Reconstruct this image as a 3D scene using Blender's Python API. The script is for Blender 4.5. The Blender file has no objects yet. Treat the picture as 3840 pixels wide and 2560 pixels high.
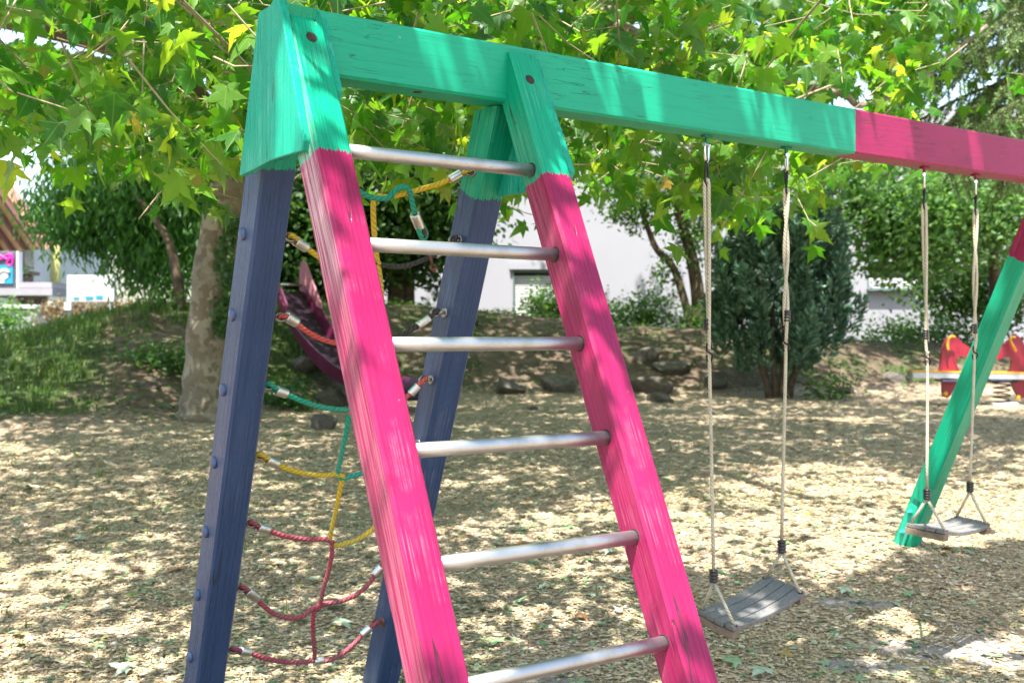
import bpy, math, random
import numpy as np
from mathutils import Vector, Matrix
random.seed(7); RNG = np.random.default_rng(11)
SC = bpy.context.scene; COL = SC.collection
rad = math.radians

# ------------------------------------------------------------------ camera
F = 4584.65                       # focal length in pixels of the 3840 px wide photograph
YAW, PITCH, ROLL = 0.91153, -0.00548, 0.00127
ZB = 2.30                         # height of the underside of the swing beam
CAM = np.array([-1.78803, -3.42833, ZB - 0.80633])
FW = np.array([math.cos(YAW)*math.cos(PITCH), math.sin(YAW)*math.cos(PITCH), math.sin(PITCH)])
RT = np.array([math.sin(YAW), -math.cos(YAW), 0.0])
UP = np.cross(RT, FW)
RT, UP = RT*math.cos(ROLL)+UP*math.sin(ROLL), UP*math.cos(ROLL)-RT*math.sin(ROLL)
FH = np.array([math.cos(YAW), math.sin(YAW), 0.0])   # level viewing direction
RH = np.array([math.sin(YAW), -math.cos(YAW), 0.0])  # level direction to the side

def at(u, v, d):
    """point of the place seen at photograph pixel (u, v), d metres away"""
    return CAM + d*(FW + RT*((u-1920)/F) + UP*((1280-v)/F))
def ray(u, v):
    return FW + RT*((u-1920)/F) + UP*((1280-v)/F)
def onplane(u, v, p0, n):
    r = ray(u, v); n = np.array(n, float)
    return CAM + r*(np.dot(np.array(p0)-CAM, n)/np.dot(r, n))
def DL(d, l):
    """ground position d metres ahead of and l metres beside the camera spot"""
    return CAM[:2] + FH[:2]*d + RH[:2]*l
def to_dl(x, y):
    dx, dy = x-CAM[0], y-CAM[1]
    return dx*FH[0]+dy*FH[1], dx*RH[0]+dy*RH[1]

cam = bpy.data.cameras.new('camera'); cam.lens = F/3840*36; cam.sensor_width = 36; cam.sensor_fit = 'HORIZONTAL'
cam.clip_start = 0.05; cam.clip_end = 3000
camo = bpy.data.objects.new('camera', cam); COL.objects.link(camo); SC.camera = camo
M = Matrix.Identity(4)
for i in range(3):
    M[i][0] = RT[i]; M[i][1] = UP[i]; M[i][2] = -FW[i]; M[i][3] = CAM[i]
camo.matrix_world = M
cam.dof.use_dof = True; cam.dof.focus_distance = 4.1; cam.dof.aperture_fstop = 4.6

# ------------------------------------------------------------------ object helpers
def tag(o, label=None, cat=None, group=None, kind=None):
    if label: o['label'] = label
    if cat: o['category'] = cat
    if group: o['group'] = group
    if kind: o['kind'] = kind
    return o
def empty(name, loc, label=None, cat=None, group=None):
    o = bpy.data.objects.new(name, None); COL.objects.link(o); o.location = loc
    o.empty_display_size = .1
    return tag(o, label, cat, group)
def parent(o, p):
    o.parent = p
    o.matrix_parent_inverse = wm(p).inverted()
def wm(o):
    m = o.matrix_basis.copy()
    if o.parent: m = wm(o.parent) @ o.matrix_parent_inverse @ m
    return m
def link(name, mesh, mat, par=None, mtx=None):
    o = bpy.data.objects.new(name, mesh); COL.objects.link(o)
    if mat is not None:
        for m in (mat if isinstance(mat, (list, tuple)) else [mat]): mesh.materials.append(m)
    if mtx is not None: o.matrix_basis = mtx
    if par is not None: parent(o, par)
    return o
class MB:
    """collects shapes, in world coordinates, for one mesh"""
    def __init__(s): s.v = []; s.f = []; s.uv = []; s.sm = []; s.mi = []; s.mat = 0
    def add(s, vs, fs, uvs=None, smooth=False):
        n = len(s.v); s.v += [tuple(map(float, p)) for p in vs]
        for i, f in enumerate(fs):
            s.f.append([n+k for k in f]); s.sm.append(smooth); s.mi.append(s.mat)
            s.uv.append(uvs[i] if uvs else [(0, 0)]*len(f))
        return s
    def box(s, c, ax, ay, az, ch=0.0):
        """box with centre c and half-extent vectors ax, ay, az; ch chamfers the edges along az"""
        c, ax, ay, az = (np.array(q, float) for q in (c, ax, ay, az))
        if ch <= 0:
            vs = [c+i*ax+j*ay+k*az for k in (-1, 1) for i, j in ((-1, -1), (1, -1), (1, 1), (-1, 1))]
            return s.add(vs, [(3, 2, 1, 0), (4, 5, 6, 7), (0, 1, 5, 4), (1, 2, 6, 5), (2, 3, 7, 6), (3, 0, 4, 7)])
        lx, ly = np.linalg.norm(ax), np.linalg.norm(ay); a, b = 1-ch/lx, 1-ch/ly
        ring = [(-a, -1), (a, -1), (1, -b), (1, b), (a, 1), (-a, 1), (-1, b), (-1, -b)]
        lz = np.linalg.norm(az); e = min(ch*.6/lz, .4)
        vs = []
        for k, sc in ((-1, .0), (-1+e, 1), (1-e, 1), (1, 0)):
            for i, j in ring:
                if sc == 0: i *= 1-ch*.6/lx; j *= 1-ch*.6/ly
                vs.append(c+i*ax+j*ay+k*az)
        fs = [tuple(range(7, -1, -1)), tuple(range(24, 32))]
        for r in range(3):
            fs += [(r*8+i, r*8+(i+1) % 8, r*8+8+(i+1) % 8, r*8+8+i) for i in range(8)]
        return s.add(vs, fs)
    def prism(s, poly, n):
        """polygon (3-D points) pushed along vector n"""
        poly = [np.array(p, float) for p in poly]; n = np.array(n, float); k = len(poly)
        vs = poly+[p+n for p in poly]
        return s.add(vs, [tuple(range(k-1, -1, -1)), tuple(range(k, 2*k))]+[(i, (i+1) % k, (i+1) % k+k, i+k) for i in range(k)])
    def tube(s, pts, r, seg=8, closed=False, smooth=True, cap=True, flat=1.0):
        pts = [np.array(p, float) for p in pts]; n = len(pts)
        rs = [r]*n if np.isscalar(r) else list(r)
        vs = []; ln = [0.0]
        for i in range(1, n): ln.append(ln[-1]+np.linalg.norm(pts[i]-pts[i-1]))
        ref = None
        for i in range(n):
            a = pts[(i-1) % n] if (closed or i > 0) else pts[i]
            b = pts[(i+1) % n] if (closed or i < n-1) else pts[i]
            t = b-a; t = t/(np.linalg.norm(t)+1e-12)
            if ref is None:
                h = np.array([0, 0, 1.0]) if abs(t[2]) < .9 else np.array([1.0, 0, 0])
                x = np.cross(h, t)
            else: x = ref-t*np.dot(ref, t)
            x = x/(np.linalg.norm(x)+1e-12); ref = x; y = np.cross(t, x)
            for k in range(seg):
                q = 2*math.pi*k/seg
                vs.append(pts[i]+rs[i]*(math.cos(q)*x+math.sin(q)*y*flat))
        fs = []; uvs = []
        m = n if closed else n-1
        for i in range(m):
            j = (i+1) % n
            la, lb = ln[i], (ln[j] if j else ln[-1]+np.linalg.norm(pts[0]-pts[-1]))
            for k in range(seg):
                k2 = (k+1) % seg
                fs.append((i*seg+k, i*seg+k2, j*seg+k2, j*seg+k))
                uvs.append([(la, k/seg), (la, (k+1)/seg), (lb, (k+1)/seg), (lb, k/seg)])
        s.add(vs, fs, uvs, smooth)
        if cap and not closed:
            nn = len(s.v)-n*seg
            s.f.append([nn+k for k in range(seg-1, -1, -1)]); s.sm.append(False); s.mi.append(s.mat); s.uv.append([(0, 0)]*seg)
            s.f.append([nn+(n-1)*seg+k for k in range(seg)]); s.sm.append(False); s.mi.append(s.mat); s.uv.append([(0, 0)]*seg)
        return s
    def lathe(s, base, axis, prof, seg=16, smooth=True):
        """prof: (height along axis, radius) pairs"""
        base = np.array(base, float); t = np.array(axis, float); t = t/np.linalg.norm(t)
        return s.tube2([base+t*h for h, _ in prof], t, [q for _, q in prof], seg, smooth)
    def tube2(s, pts, t, rs, seg, smooth):
        h = np.array([0, 0, 1.0]) if abs(t[2]) < .9 else np.array([1.0, 0, 0])
        x = np.cross(h, t); x /= np.linalg.norm(x); y = np.cross(t, x)
        vs = [p+max(r, 1e-5)*(math.cos(2*math.pi*k/seg)*x+math.sin(2*math.pi*k/seg)*y) for p, r in zip(pts, rs) for k in range(seg)]
        fs = [(i*seg+k, i*seg+(k+1) % seg, (i+1)*seg+(k+1) % seg, (i+1)*seg+k) for i in range(len(pts)-1) for k in range(seg)]
        s.add(vs, fs, None, smooth)
        n = len(s.v)-len(pts)*seg
        s.f.append([n+k for k in range(seg-1, -1, -1)]); s.sm.append(False); s.mi.append(s.mat); s.uv.append([(0, 0)]*seg)
        s.f.append([n+(len(pts)-1)*seg+k for k in range(seg)]); s.sm.append(False); s.mi.append(s.mat); s.uv.append([(0, 0)]*seg)
        return s
    def build(s, name, mat, par=None, mtx=None, origin=None):
        v = np.array(s.v)
        if mtx is None:
            if origin is None: origin = (v.min(0)+v.max(0))/2
            mtx = Matrix.Translation(origin)
        inv = np.array(mtx.inverted()); v = v @ inv[:3, :3].T + inv[:3, 3]
        me = bpy.data.meshes.new(name); me.from_pydata([tuple(p) for p in v], [], s.f)
        me.polygons.foreach_set('use_smooth', s.sm); me.polygons.foreach_set('material_index', s.mi)
        ul = me.uv_layers.new(name='UVMap'); fl = [c for f in s.uv for q in f for c in q]
        ul.data.foreach_set('uv', fl); me.update()
        return link(name, me, mat, par, mtx)
def np_mesh(name, V, faces_n, mat, par=None, origin=None, smooth=False, attr=None):
    """fast mesh: V (n,3); faces_n = (k, index array of shape (m,k)) list"""
    V = np.asarray(V, np.float32)
    if origin is None: origin = V.mean(0)
    V = V-np.asarray(origin, np.float32)
    me = bpy.data.meshes.new(name); me.vertices.add(len(V)); me.vertices.foreach_set('co', V.ravel())
    idx = np.concatenate([f.ravel() for k, f in faces_n]); tot = np.concatenate([np.full(len(f), k) for k, f in faces_n])
    me.loops.add(len(idx)); me.loops.foreach_set('vertex_index', idx.astype(np.int32))
    me.polygons.add(len(tot)); st = np.concatenate([[0], np.cumsum(tot)[:-1]])
    me.polygons.foreach_set('loop_start', st.astype(np.int32)); me.polygons.foreach_set('loop_total', tot.astype(np.int32))
    if smooth: me.polygons.foreach_set('use_smooth', np.ones(len(tot), bool))
    if attr:
        for nm, val in attr.items():
            a = me.attributes.new(nm, 'FLOAT', 'POINT'); a.data.foreach_set('value', np.asarray(val, np.float32))
    me.update(calc_edges=True); me.validate()
    return link(name, me, mat, par, Matrix.Translation([float(c) for c in origin]))
def spline(pts, n=6):
    pts = [np.array(p, float) for p in pts]; out = []
    P = [2*pts[0]-pts[1]]+pts+[2*pts[-1]-pts[-2]]
    for i in range(1, len(P)-2):
        a, b, c, d = P[i-1], P[i], P[i+1], P[i+2]
        for k in range(n):
            t = k/n
            out.append(.5*((2*b)+(-a+c)*t+(2*a-5*b+4*c-d)*t*t+(-a+3*b-3*c+d)*t**3))
    out.append(pts[-1]); return out

# ------------------------------------------------------------------ material helpers
class NT:
    def __init__(s, name):
        s.m = bpy.data.materials.new(name); s.m.use_nodes = True; s.t = s.m.node_tree; s.t.nodes.clear()
        s.out = s.n('ShaderNodeOutputMaterial')
    def n(s, typ, **kw):
        o = s.t.nodes.new(typ)
        for k, v in kw.items():
            if k.startswith('i_'):
                key = k[2:]; key = int(key) if key.isdigit() else key.replace('_', ' ')
                o.inputs[key].default_value = v
            else: setattr(o, k, v)
        return o
    def l(s, a, b): s.t.links.new(a, b)
    def coord(s, kind='Object'): return s.n('ShaderNodeTexCoord').outputs[kind]
    def map(s, vec, scale=(1, 1, 1), loc=(0, 0, 0), rot=(0, 0, 0)):
        m = s.n('ShaderNodeMapping'); s.l(vec, m.inputs['Vector'])
        m.inputs['Scale'].default_value = scale; m.inputs['Location'].default_value = loc; m.inputs['Rotation'].default_value = rot
        return m.outputs[0]
    def noise(s, vec, scale, detail=3, rough=.55, dist=0, out='Fac'):
        m = s.n('ShaderNodeTexNoise', i_Scale=scale, i_Detail=detail, i_Roughness=rough, i_Distortion=dist)
        if vec is not None: s.l(vec, m.inputs['Vector'])
        return m.outputs[out]
    def ramp(s, fac, stops, interp='LINEAR'):
        r = s.n('ShaderNodeValToRGB'); s.l(fac, r.inputs[0]); e = r.color_ramp.elements; r.color_ramp.interpolation = interp
        while len(e) < len(stops): e.new(.5)
        for q, (p, c) in zip(e, stops):
            q.position = p; q.color = (c, c, c, 1) if np.isscalar(c) else (*c, 1)
        return r.outputs[0]
    def mix(s, fac, a, b, typ='MIX'):
        m = s.n('ShaderNodeMix', data_type='RGBA', blend_type=typ)
        for sock, val in ((m.inputs['Factor'], fac), (m.inputs['A'], a), (m.inputs['B'], b)):
            if hasattr(val, 'is_linked'): s.l(val, sock)
            elif sock.name == 'Factor': sock.default_value = val
            else: sock.default_value = (*val, 1) if len(val) == 3 else val
        # colour sockets share names with the float ones: pick the RGBA pair
        return m.outputs['Result']
    def math(s, op, a, b=0.0, c=None):
        m = s.n('ShaderNodeMath', operation=op)
        for i, val in enumerate((a, b) if c is None else (a, b, c)):
            if hasattr(val, 'is_linked'): s.l(val, m.inputs[i])
            else: m.inputs[i].default_value = val
        return m.outputs[0]
    def sep(s, vec):
        m = s.n('ShaderNodeSeparateXYZ'); s.l(vec, m.inputs[0]); return m.outputs
    def bump(s, h, strength=.5, dist=.01):
        b = s.n('ShaderNodeBump', i_Strength=strength, i_Distance=dist); s.l(h, b.inputs['Height']); return b.outputs[0]
    def bsdf(s, color, rough=.6, metal=0., spec=.5, normal=None, coat=0., link=True):
        b = s.n('ShaderNodeBsdfPrincipled')
        for sock, val in ((b.inputs['Base Color'], color), (b.inputs['Roughness'], rough), (b.inputs['Metallic'], metal), (b.inputs['Specular IOR Level'], spec), (b.inputs['Coat Weight'], coat)):
            if hasattr(val, 'is_linked'): s.l(val, sock)
            else: sock.default_value = (*val, 1) if isinstance(val, tuple) else val
        if normal is not None: s.l(normal, b.inputs['Normal'])
        if link: s.l(b.outputs[0], s.out.inputs[0])
        return b
def _mixfix():
    def mix(s, fac, a, b, typ='MIX'):
        m = s.n('ShaderNodeMix', data_type='RGBA', blend_type=typ)
        for sock, val in ((m.inputs[0], fac), (m.inputs[6], a), (m.inputs[7], b)):
            if hasattr(val, 'is_linked'): s.l(val, sock)
            elif np.isscalar(val): sock.default_value = val
            else: sock.default_value = (*val, 1) if len(val) == 3 else val
        return m.outputs[2]
    NT.mix = mix
_mixfix()

def paint_wood(name, main, tip=None, bound=0., axis=2, wear=.3, rough=.42, peel=0., cracks=.5, spec=.5, glare=0.):
    """painted softwood: raised grain along the local axis, hairline checks; tip colour beyond the local coordinate bound"""
    s = NT(name); co = s.coord(); x = s.sep(co)
    sc = [1., 1., 1.]; sc[axis] = .012
    g1 = s.noise(s.map(co, tuple(sc)), 330, 2, .6, .2); g2 = s.noise(s.map(co, tuple(sc), (.7, .2, .1)), 135, 2, .5, .4); g3 = s.noise(s.map(co, tuple(sc), (.3, .9, .1)), 240, 1, .5, .2)
    g = s.math('ADD', s.math('MULTIPLY', g1, .5), s.math('MULTIPLY', g2, .5))
    sc2 = [1., 1., 1.]; sc2[axis] = .035
    ck = s.noise(s.map(co, tuple(sc2), (3.1, 1.7, .4)), 24, 2, .5, .7)
    line = s.ramp(s.math('ABSOLUTE', s.math('SUBTRACT', ck, .5)), [(.003, 1), (.010, 0)])
    sc3 = [1., 1., 1.]; sc3[axis] = .3
    brk = s.ramp(s.noise(s.map(co, tuple(sc3)), 13, 3), [(.60-.14*cracks, 0), (.70-.14*cracks, 1)])
    crack = s.math('MULTIPLY', line, brk)
    big = s.noise(co, 3.0, 4, .6)
    edge = s.math('ADD', x[axis], s.math('MULTIPLY', s.math('SUBTRACT', s.noise(co, 22, 5, .75), .5), .06))
    edge = s.math('ADD', edge, s.math('MULTIPLY', s.math('SUBTRACT', g, .5), .05))
    msk = s.math('GREATER_THAN', edge, bound) if tip else 0.
    col = s.mix(s.ramp(big, [(.35, 0), (.7, 1)]), main, tuple(c*1.15+.004 for c in main))
    if tip: col = s.mix(msk, col, tip)
    gm = s.ramp(g, [(.40, 0), (.53, 1)])
    col = s.mix(s.math('MULTIPLY', s.math('SUBTRACT', 1.0, gm), .38), col, s.mix(1.0, col, (.34, .34, .34), 'MULTIPLY'))
    worn = s.math('MULTIPLY', s.ramp(s.noise(co, 5.5, 5, .65), [(.52, 0), (.72, 1)]), s.ramp(g, [(.5, 0), (.6, 1)]))
    wv = s.math('MULTIPLY', worn, wear)
    if glare:                      # sky glare painted into the colour: pale streaks along one side's grain
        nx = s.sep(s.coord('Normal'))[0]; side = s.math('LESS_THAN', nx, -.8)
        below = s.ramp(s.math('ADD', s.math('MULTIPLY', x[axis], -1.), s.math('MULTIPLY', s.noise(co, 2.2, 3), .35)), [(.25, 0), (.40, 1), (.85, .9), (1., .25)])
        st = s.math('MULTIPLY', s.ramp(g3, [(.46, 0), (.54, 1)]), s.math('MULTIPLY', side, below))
        wv = s.math('MAXIMUM', wv, s.math('MULTIPLY', st, glare))
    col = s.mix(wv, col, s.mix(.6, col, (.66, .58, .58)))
    col = s.mix(s.math('MULTIPLY', crack, .8), col, (.02, .016, .015))
    chips = s.ramp(s.noise(co, 60, 3, .6), [(.74, 0), (.76, 1)])
    col = s.mix(s.math('MULTIPLY', chips, .5), col, (.34, .29, .24))
    h = s.math('SUBTRACT', s.math('MULTIPLY', g, 1.1), s.math('MULTIPLY', crack, 1.2))
    if peel: h = s.math('ADD', h, s.math('MULTIPLY', s.noise(co, 230, 2, .5), peel))
    s.bsdf(col, s.math('ADD', rough, s.math('MULTIPLY', gm, -.06)), 0, spec*.45, s.bump(h, .75, .003))
    return s.m
def plain(name, col, rough=.6, metal=0., var=.15, vscale=12., bump=0., bscale=80., spec=.5):
    s = NT(name); co = s.coord()
    c = s.mix(s.ramp(s.noise(co, vscale, 5, .6), [(.3, 0), (.7, 1)]), tuple(k*(1-var) for k in col), tuple(min(1, k*(1+var)) for k in col))
    s.bsdf(c, rough, metal, spec, s.bump(s.noise(co, bscale, 3, .6), bump, .004) if bump else None)
    return s.m
TEAL = (.003, .275, .155); PINK = (.225, .006, .058); BLUE = (.028, .054, .125)
# ------------------------------------------------------------------ painted timber frame of the swings
W2 = .0599; TK = .117
A_, M_ = .1613, .46373; AB, MB_ = .1241, .49562; SXP, SXB = -.02833, .09689
BH, BB = .1993, .0653
X1, X2, X3 = 0., .85, 4.6434
frame = empty('swing_stand', (2.3, 0, 0.1), 'teal, pink and blue painted timber swing stand with ladder rungs and long beam', 'swing stand')
mBeam = paint_wood('beam_paint', PINK, None, axis=0, wear=.1, cracks=.85)
def beam_mat():
    s = NT('beam_two_colour_paint'); co = s.coord(); x = s.sep(co)
    g = s.noise(s.map(co, (.03, 1, 1)), 95, 3, .5, 1.2)
    ck = s.noise(s.map(co, (.045, 1., 1.), (2.2, .3, 1.1)), 21, 3, .5, 2.2)
    band = s.math('ABSOLUTE', s.math('SUBTRACT', ck, .5))
    brk = s.ramp(s.noise(co, 7, 3), [(.50, 0), (.62, 1)])
    crack = s.math('MULTIPLY', s.ramp(band, [(.0025, 1), (.006, 0)]), brk)
    msk = s.math('GREATER_THAN', s.math('ADD', x[0], s.math('MULTIPLY', s.math('SUBTRACT', s.noise(co, 30, 3), .5), .008)), 0.)
    big = s.ramp(s.noise(co, 2.2, 4), [(.35, 0), (.7, 1)])
    col = s.mix(msk, s.mix(big, TEAL, tuple(c*1.15 for c in TEAL)), s.mix(big, PINK, tuple(c*1.12 for c in PINK)))
    col = s.mix(s.math('MULTIPLY', s.math('SUBTRACT', 1., s.ramp(g, [(.35, 0), (.5, 1)])), .25), col, s.mix(1., col, (.55, .55, .55), 'MULTIPLY'))
    col = s.mix(s.math('MULTIPLY', crack, .85), col, (.012, .03, .024))
    chip = s.ramp(s.noise(co, 55, 3, .6), [(.73, 0), (.75, 1)])
    col = s.mix(s.math('MULTIPLY', chip, .4), col, (.36, .3, .25))
    h = s.math('SUBTRACT', s.math('MULTIPLY', g, .5), crack)
    s.bsdf(col, .44, 0, .32, s.bump(h, .6, .003)); return s.m
b = MB(); b.box(((-.062+4.72)/2, 0, ZB+BH/2), (0, BB, 0), (0, 0, BH/2), ((4.72+.062)/2, 0, 0), .009)
beam = b.build('beam', beam_mat(), frame, Matrix.Translation((float(onplane(3207.6, 500, (0, -BB, 0), (0, 1, 0))[0]), 0, ZB+BH/2)))
tag(beam, 'long squared beam, teal on one half and pink on the other')

def leg_pts(X0, side, z):
    zz = ZB-z                                     # metres below the underside of the beam
    a, m, sx = (A_, M_, SXP) if side < 0 else (AB, MB_, SXB)
    x = X0+sx*zz; out = a+m*zz; inn = out-TK*math.sqrt(1+m*m)
    return x, side*out, side*inn
def leg(X0, side, ztop, zbot, mat, label):
    (xt, ot, it), (xb, ob, ib) = leg_pts(X0, side, ztop), leg_pts(X0, side, zbot)
    top = np.array([xt, (ot+it)/2, ztop]); bot = np.array([xb, (ob+ib)/2, zbot])
    ez = (top-bot)/np.linalg.norm(top-bot); ex = np.array([1., 0, 0])-ez*ez[0]; ex /= np.linalg.norm(ex); ey = np.cross(ez, ex)
    ref = leg_pts(X0, side, ZB); org = np.array([ref[0], (ref[1]+ref[2])/2, ZB])
    m = Matrix([[ex[i], ey[i], ez[i], org[i]] for i in range(3)]+[[0, 0, 0, 1]])
    c = .009; b = MB(); vs = []
    zs = list(np.linspace(ztop, zbot, 7)); nr = len(zs)
    rj = random.Random(int(X0*100)+int(side*7)+50)
    for z in zs:
        x, o, i = leg_pts(X0, side, z)
        y0, y1 = min(o, i), max(o, i); x0, x1 = x-W2, x+W2
        jx = rj.uniform(-.0012, .0012)
        for px, py in ((x0+c, y0), (x1-c, y0), (x1, y0+c), (x1, y1-c), (x1-c, y1), (x0+c, y1), (x0, y1-c), (x0, y0+c)):
            vs.append((px+jx, py, z))
    fs = [tuple(range(8)), tuple(range((nr-1)*8+7, (nr-1)*8-1, -1))]
    for k in range(nr-1): fs += [(k*8+(i+1) % 8, k*8+i, k*8+8+i, k*8+8+(i+1) % 8) for i in range(8)]
    b.add(vs, fs)
    o = b.build('leg', mat, frame, m); tag(o, label); return o
mP1 = paint_wood('pink_leg_paint', PINK, TEAL, -.325, 2, wear=.25, cracks=.75, rough=.36, glare=.7)
mP2 = paint_wood('pink_second_leg_paint', PINK, TEAL, -.325, 2, wear=.25, cracks=.6, rough=.4, glare=.12)
mB1 = paint_wood('blue_leg_paint', BLUE, TEAL, -.285, 2, wear=.08, cracks=.2, rough=.30, peel=.55)
mB2 = paint_wood('blue_second_leg_paint', BLUE, TEAL, -.325, 2, wear=.25, cracks=.4, rough=.38, peel=.2)
mT3 = paint_wood('teal_leg_paint', TEAL, PINK, -.42, 2, wear=.15, cracks=.2, rough=.35)
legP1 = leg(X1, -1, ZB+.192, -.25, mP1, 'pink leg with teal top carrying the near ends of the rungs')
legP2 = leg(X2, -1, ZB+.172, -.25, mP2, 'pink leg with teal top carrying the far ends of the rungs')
legB1 = leg(X1, 1, ZB+.190, -.25, mB1, 'blue leg with teal top and a row of domed bolt caps')
legB2 = leg(X2, 1, ZB-.004, -.25, mB2, 'blue leg with teal top and rusty eye bolts')
legT = leg(X3, 1, ZB+.19, -.05, mT3, 'teal leg with pink top and bolted steel foot bracket')
legF = leg(X3, -1, ZB+.19, -.05, mT3, 'teal leg on the far end')

# gusset boards
mG = paint_wood('gusset_paint', (.006, .28, .185), None, axis=2, wear=.25, rough=.3, cracks=.35, peel=.25)
px0 = X1-W2-.030
def gp(u, v): return onplane(u, v, (px0, 0, 0), (1, 0, 0))
g = MB(); g.prism([gp(968, 47), gp(1012, 20), gp(1043, -40), gp(1048, 8), gp(1136, 524), gp(1131, 566), gp(1010, 603), gp(940, 640), gp(896, 660)], (.0285, 0, 0))
og = g.build('gusset_board', mG, frame); tag(og, 'teal board covering the end of the beam')
bv = og.modifiers.new('soft edge', 'BEVEL'); bv.width = .004; bv.segments = 2; bv.limit_method = 'ANGLE'
def tri(x0, th, ytop, ylow, zlow, ztop, name='gusset_board'):
    t = MB(); t.prism([(x0, -ytop, ztop), (x0, ytop, ztop), (x0, ylow, zlow+.05), (x0, ylow-.03, zlow), (x0, -ylow+.03, zlow), (x0, -ylow, zlow+.05)], (th, 0, 0))
    o = t.build(name, mG, frame); q = o.modifiers.new('soft edge', 'BEVEL'); q.width = .003; q.segments = 2; q.limit_method = 'ANGLE'; return o
tri(X1+W2+.001, .028, .060, .165, ZB-.115, ZB+.185)
tri(X2+W2+.001, .028, .064, .262, ZB-.30, ZB+.165)

# ladder rungs
def steel(name, base=.62, rough=.24, stain=.25):
    s = NT(name); co = s.coord()
    st = s.noise(s.map(co, (.06, 1, 1)), 60, 3)
    c = s.mix(s.ramp(s.noise(co, 9, 5, .7), [(.5, 0), (.75, 1)]), (base, base, base*.98), (base*(1-stain), base*(1-stain*1.2), base*(1-stain*1.5)))
    s.bsdf(c, s.math('ADD', rough-.06, s.math('MULTIPLY', st, .16)), 1., .5, s.bump(st, .08, .002)); return s.m
mSteel = steel('brushed_steel'); mZinc = steel('zinc_ferrule', .55, .34, .3); mDark = plain('dark_iron', (.025, .024, .024), .38, .8, .3)
mRust = plain('rusty_iron', (.16, .075, .055), .6, .6, .45, 40, .3, 120)
mHole = plain('old_bolt_hole', (.03, .02, .014), .8, .2, .6, 60, .5, 150)
ZR, SZ = ZB-.25446, .28978
# paint splashes on the upper rung
def rung_mat(nm, c, thr):
    s = NT(nm); co = s.coord()
    st = s.noise(s.map(co, (.05, 1, 1)), 60, 3)
    base = s.mix(s.ramp(s.noise(co, 11, 5, .7), [(.5, 0), (.75, 1)]), (.46, .46, .46), (.36, .35, .33))
    sp = s.ramp(s.noise(co, 17, 5, .75), [(thr, 0), (thr+.015, 1)])
    s.bsdf(s.mix(sp, base, c), s.math('ADD', .40, s.math('MULTIPLY', st, .12)), s.math('SUBTRACT', 1., sp), .5, s.bump(st, .08, .002)); return s.m
mR1 = rung_mat('rung_steel_teal_splashes', (.01, .30, .2), .66); mR2 = rung_mat('rung_steel_pink_splashes', (.5, .02, .1), .72)
for k in range(6):
    z = ZR-k*SZ; x, o, i = leg_pts(0, -1, z); y = (o+i)/2
    b = MB(); b.tube([(x+X1+W2-.03, y, z), (x+X1+W2+.2, y, z), (x+(X1+X2)/2, y, z), (x+X2-W2-.2, y, z), (x+X2-W2+.03, y, z)], .0215, 24)
    r = b.build('rung', mR1 if k == 0 else mR2, frame)
    for sx, X in ((1, X1+W2), (-1, X2-W2)):
        b = MB(); b.lathe((x+X-sx*.004, y, z), (sx, 0, 0), [(0, .0255), (.0052, .0255), (.0056, .0225), (.0048, .0222)], 24)
        q = b.build('socket', mHole, r)
# bolt holes on the leg heads, caps along the blue leg
def on_leg(u, v, X0, side, which):
    a, m = (A_, M_) if side < 0 else (AB, MB_)
    if which == 'out': n = np.array([0, side*-1., -m]); p0 = (0, side*a, ZB)
    return onplane(u, v, p0, n)
for L, (u, v) in ((legP1, (1168, 140)), (legP2, (1987, 299))):
    n = np.array([0, -1., M_]); n /= np.linalg.norm(n)
    p = onplane(u, v, (0, -A_, ZB), n)
    b = MB(); b.lathe(p-n*.004, n, [(0, .018), (.0055, .018), (.0058, .0165), (.005, .013), (.0062, .009), (.0065, .004)], 20)
    b.build('bolt_recess', mHole, L)
xl = lambda z: leg_pts(X1, 1, z)[0]-W2
mCap = plain('blue_bolt_cap', (.030, .056, .135), .42, 0, .1, 30, .15, 200)
for (u, v) in ((911, 877), (872.5, 1180), (837, 1461), (803, 1733), (771.5, 1993), (741, 2229), (713, 2462)):
    p = gp(u, v)
    for _ in range(3): p = onplane(u, v, (xl(p[2]), 0, 0), (1, 0, 0))
    b = MB(); b.lathe(p+np.array([.003, 0, 0]), (-1, 0, 0), [(0, .0225), (.0055, .0225), (.009, .0205), (.0125, .016), (.015, .009), (.0158, .003)], 20)
    b.build('bolt_cap', mCap, legB1)
# steel bracket and bolts on the teal leg
mTB = plain('teal_bracket_paint', (.012, .36, .25), .3, 0, .1)
def teal_face(u, v):
    p = onplane(u, v, (X3-W2+.2, 0, 0), (1, 0, 0))
    for _ in range(4): p = onplane(u, v, (leg_pts(X3, 1, p[2])[0]-W2, 0, 0), (1, 0, 0))
    return p
c0 = teal_face(3422, 1908); c1 = teal_face(3385, 2005); c2 = teal_face(3360, 2075)
dirn = (c0-c1)/np.linalg.norm(c0-c1); sd = np.cross(dirn, (1, 0, 0)); sd /= np.linalg.norm(sd)
b = MB(); b.prism([q+np.array([.004, 0, 0]) for q in (c0+dirn*.03-sd*.022, c0+dirn*.018-sd*.034, c2-sd*.034, c2+sd*.034, c0+dirn*.018+sd*.034, c0+dirn*.03+sd*.022)], (-.0105, 0, 0))
br = b.build('foot_bracket', mTB, legT)
for c in (teal_face(3417, 1918), teal_face(3387, 1993)):
    b = MB(); b.lathe(c+np.array([-.003, 0, 0]), (-1, 0, 0), [(0, .017), (.01, .017), (.016, .013), (.022, .011), (.03, .008), (.033, .003)], 14)
    b.build('bolt', mTB, br)
b = MB()
q = teal_face(3436, 1880); b.box(q+np.array([.003, 0, 0]), (.0055, 0, 0), dirn*.016, sd*.022); b.build('mortise', plain('dark_teal_recess', (.004, .12, .085), .6), legT)
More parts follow.
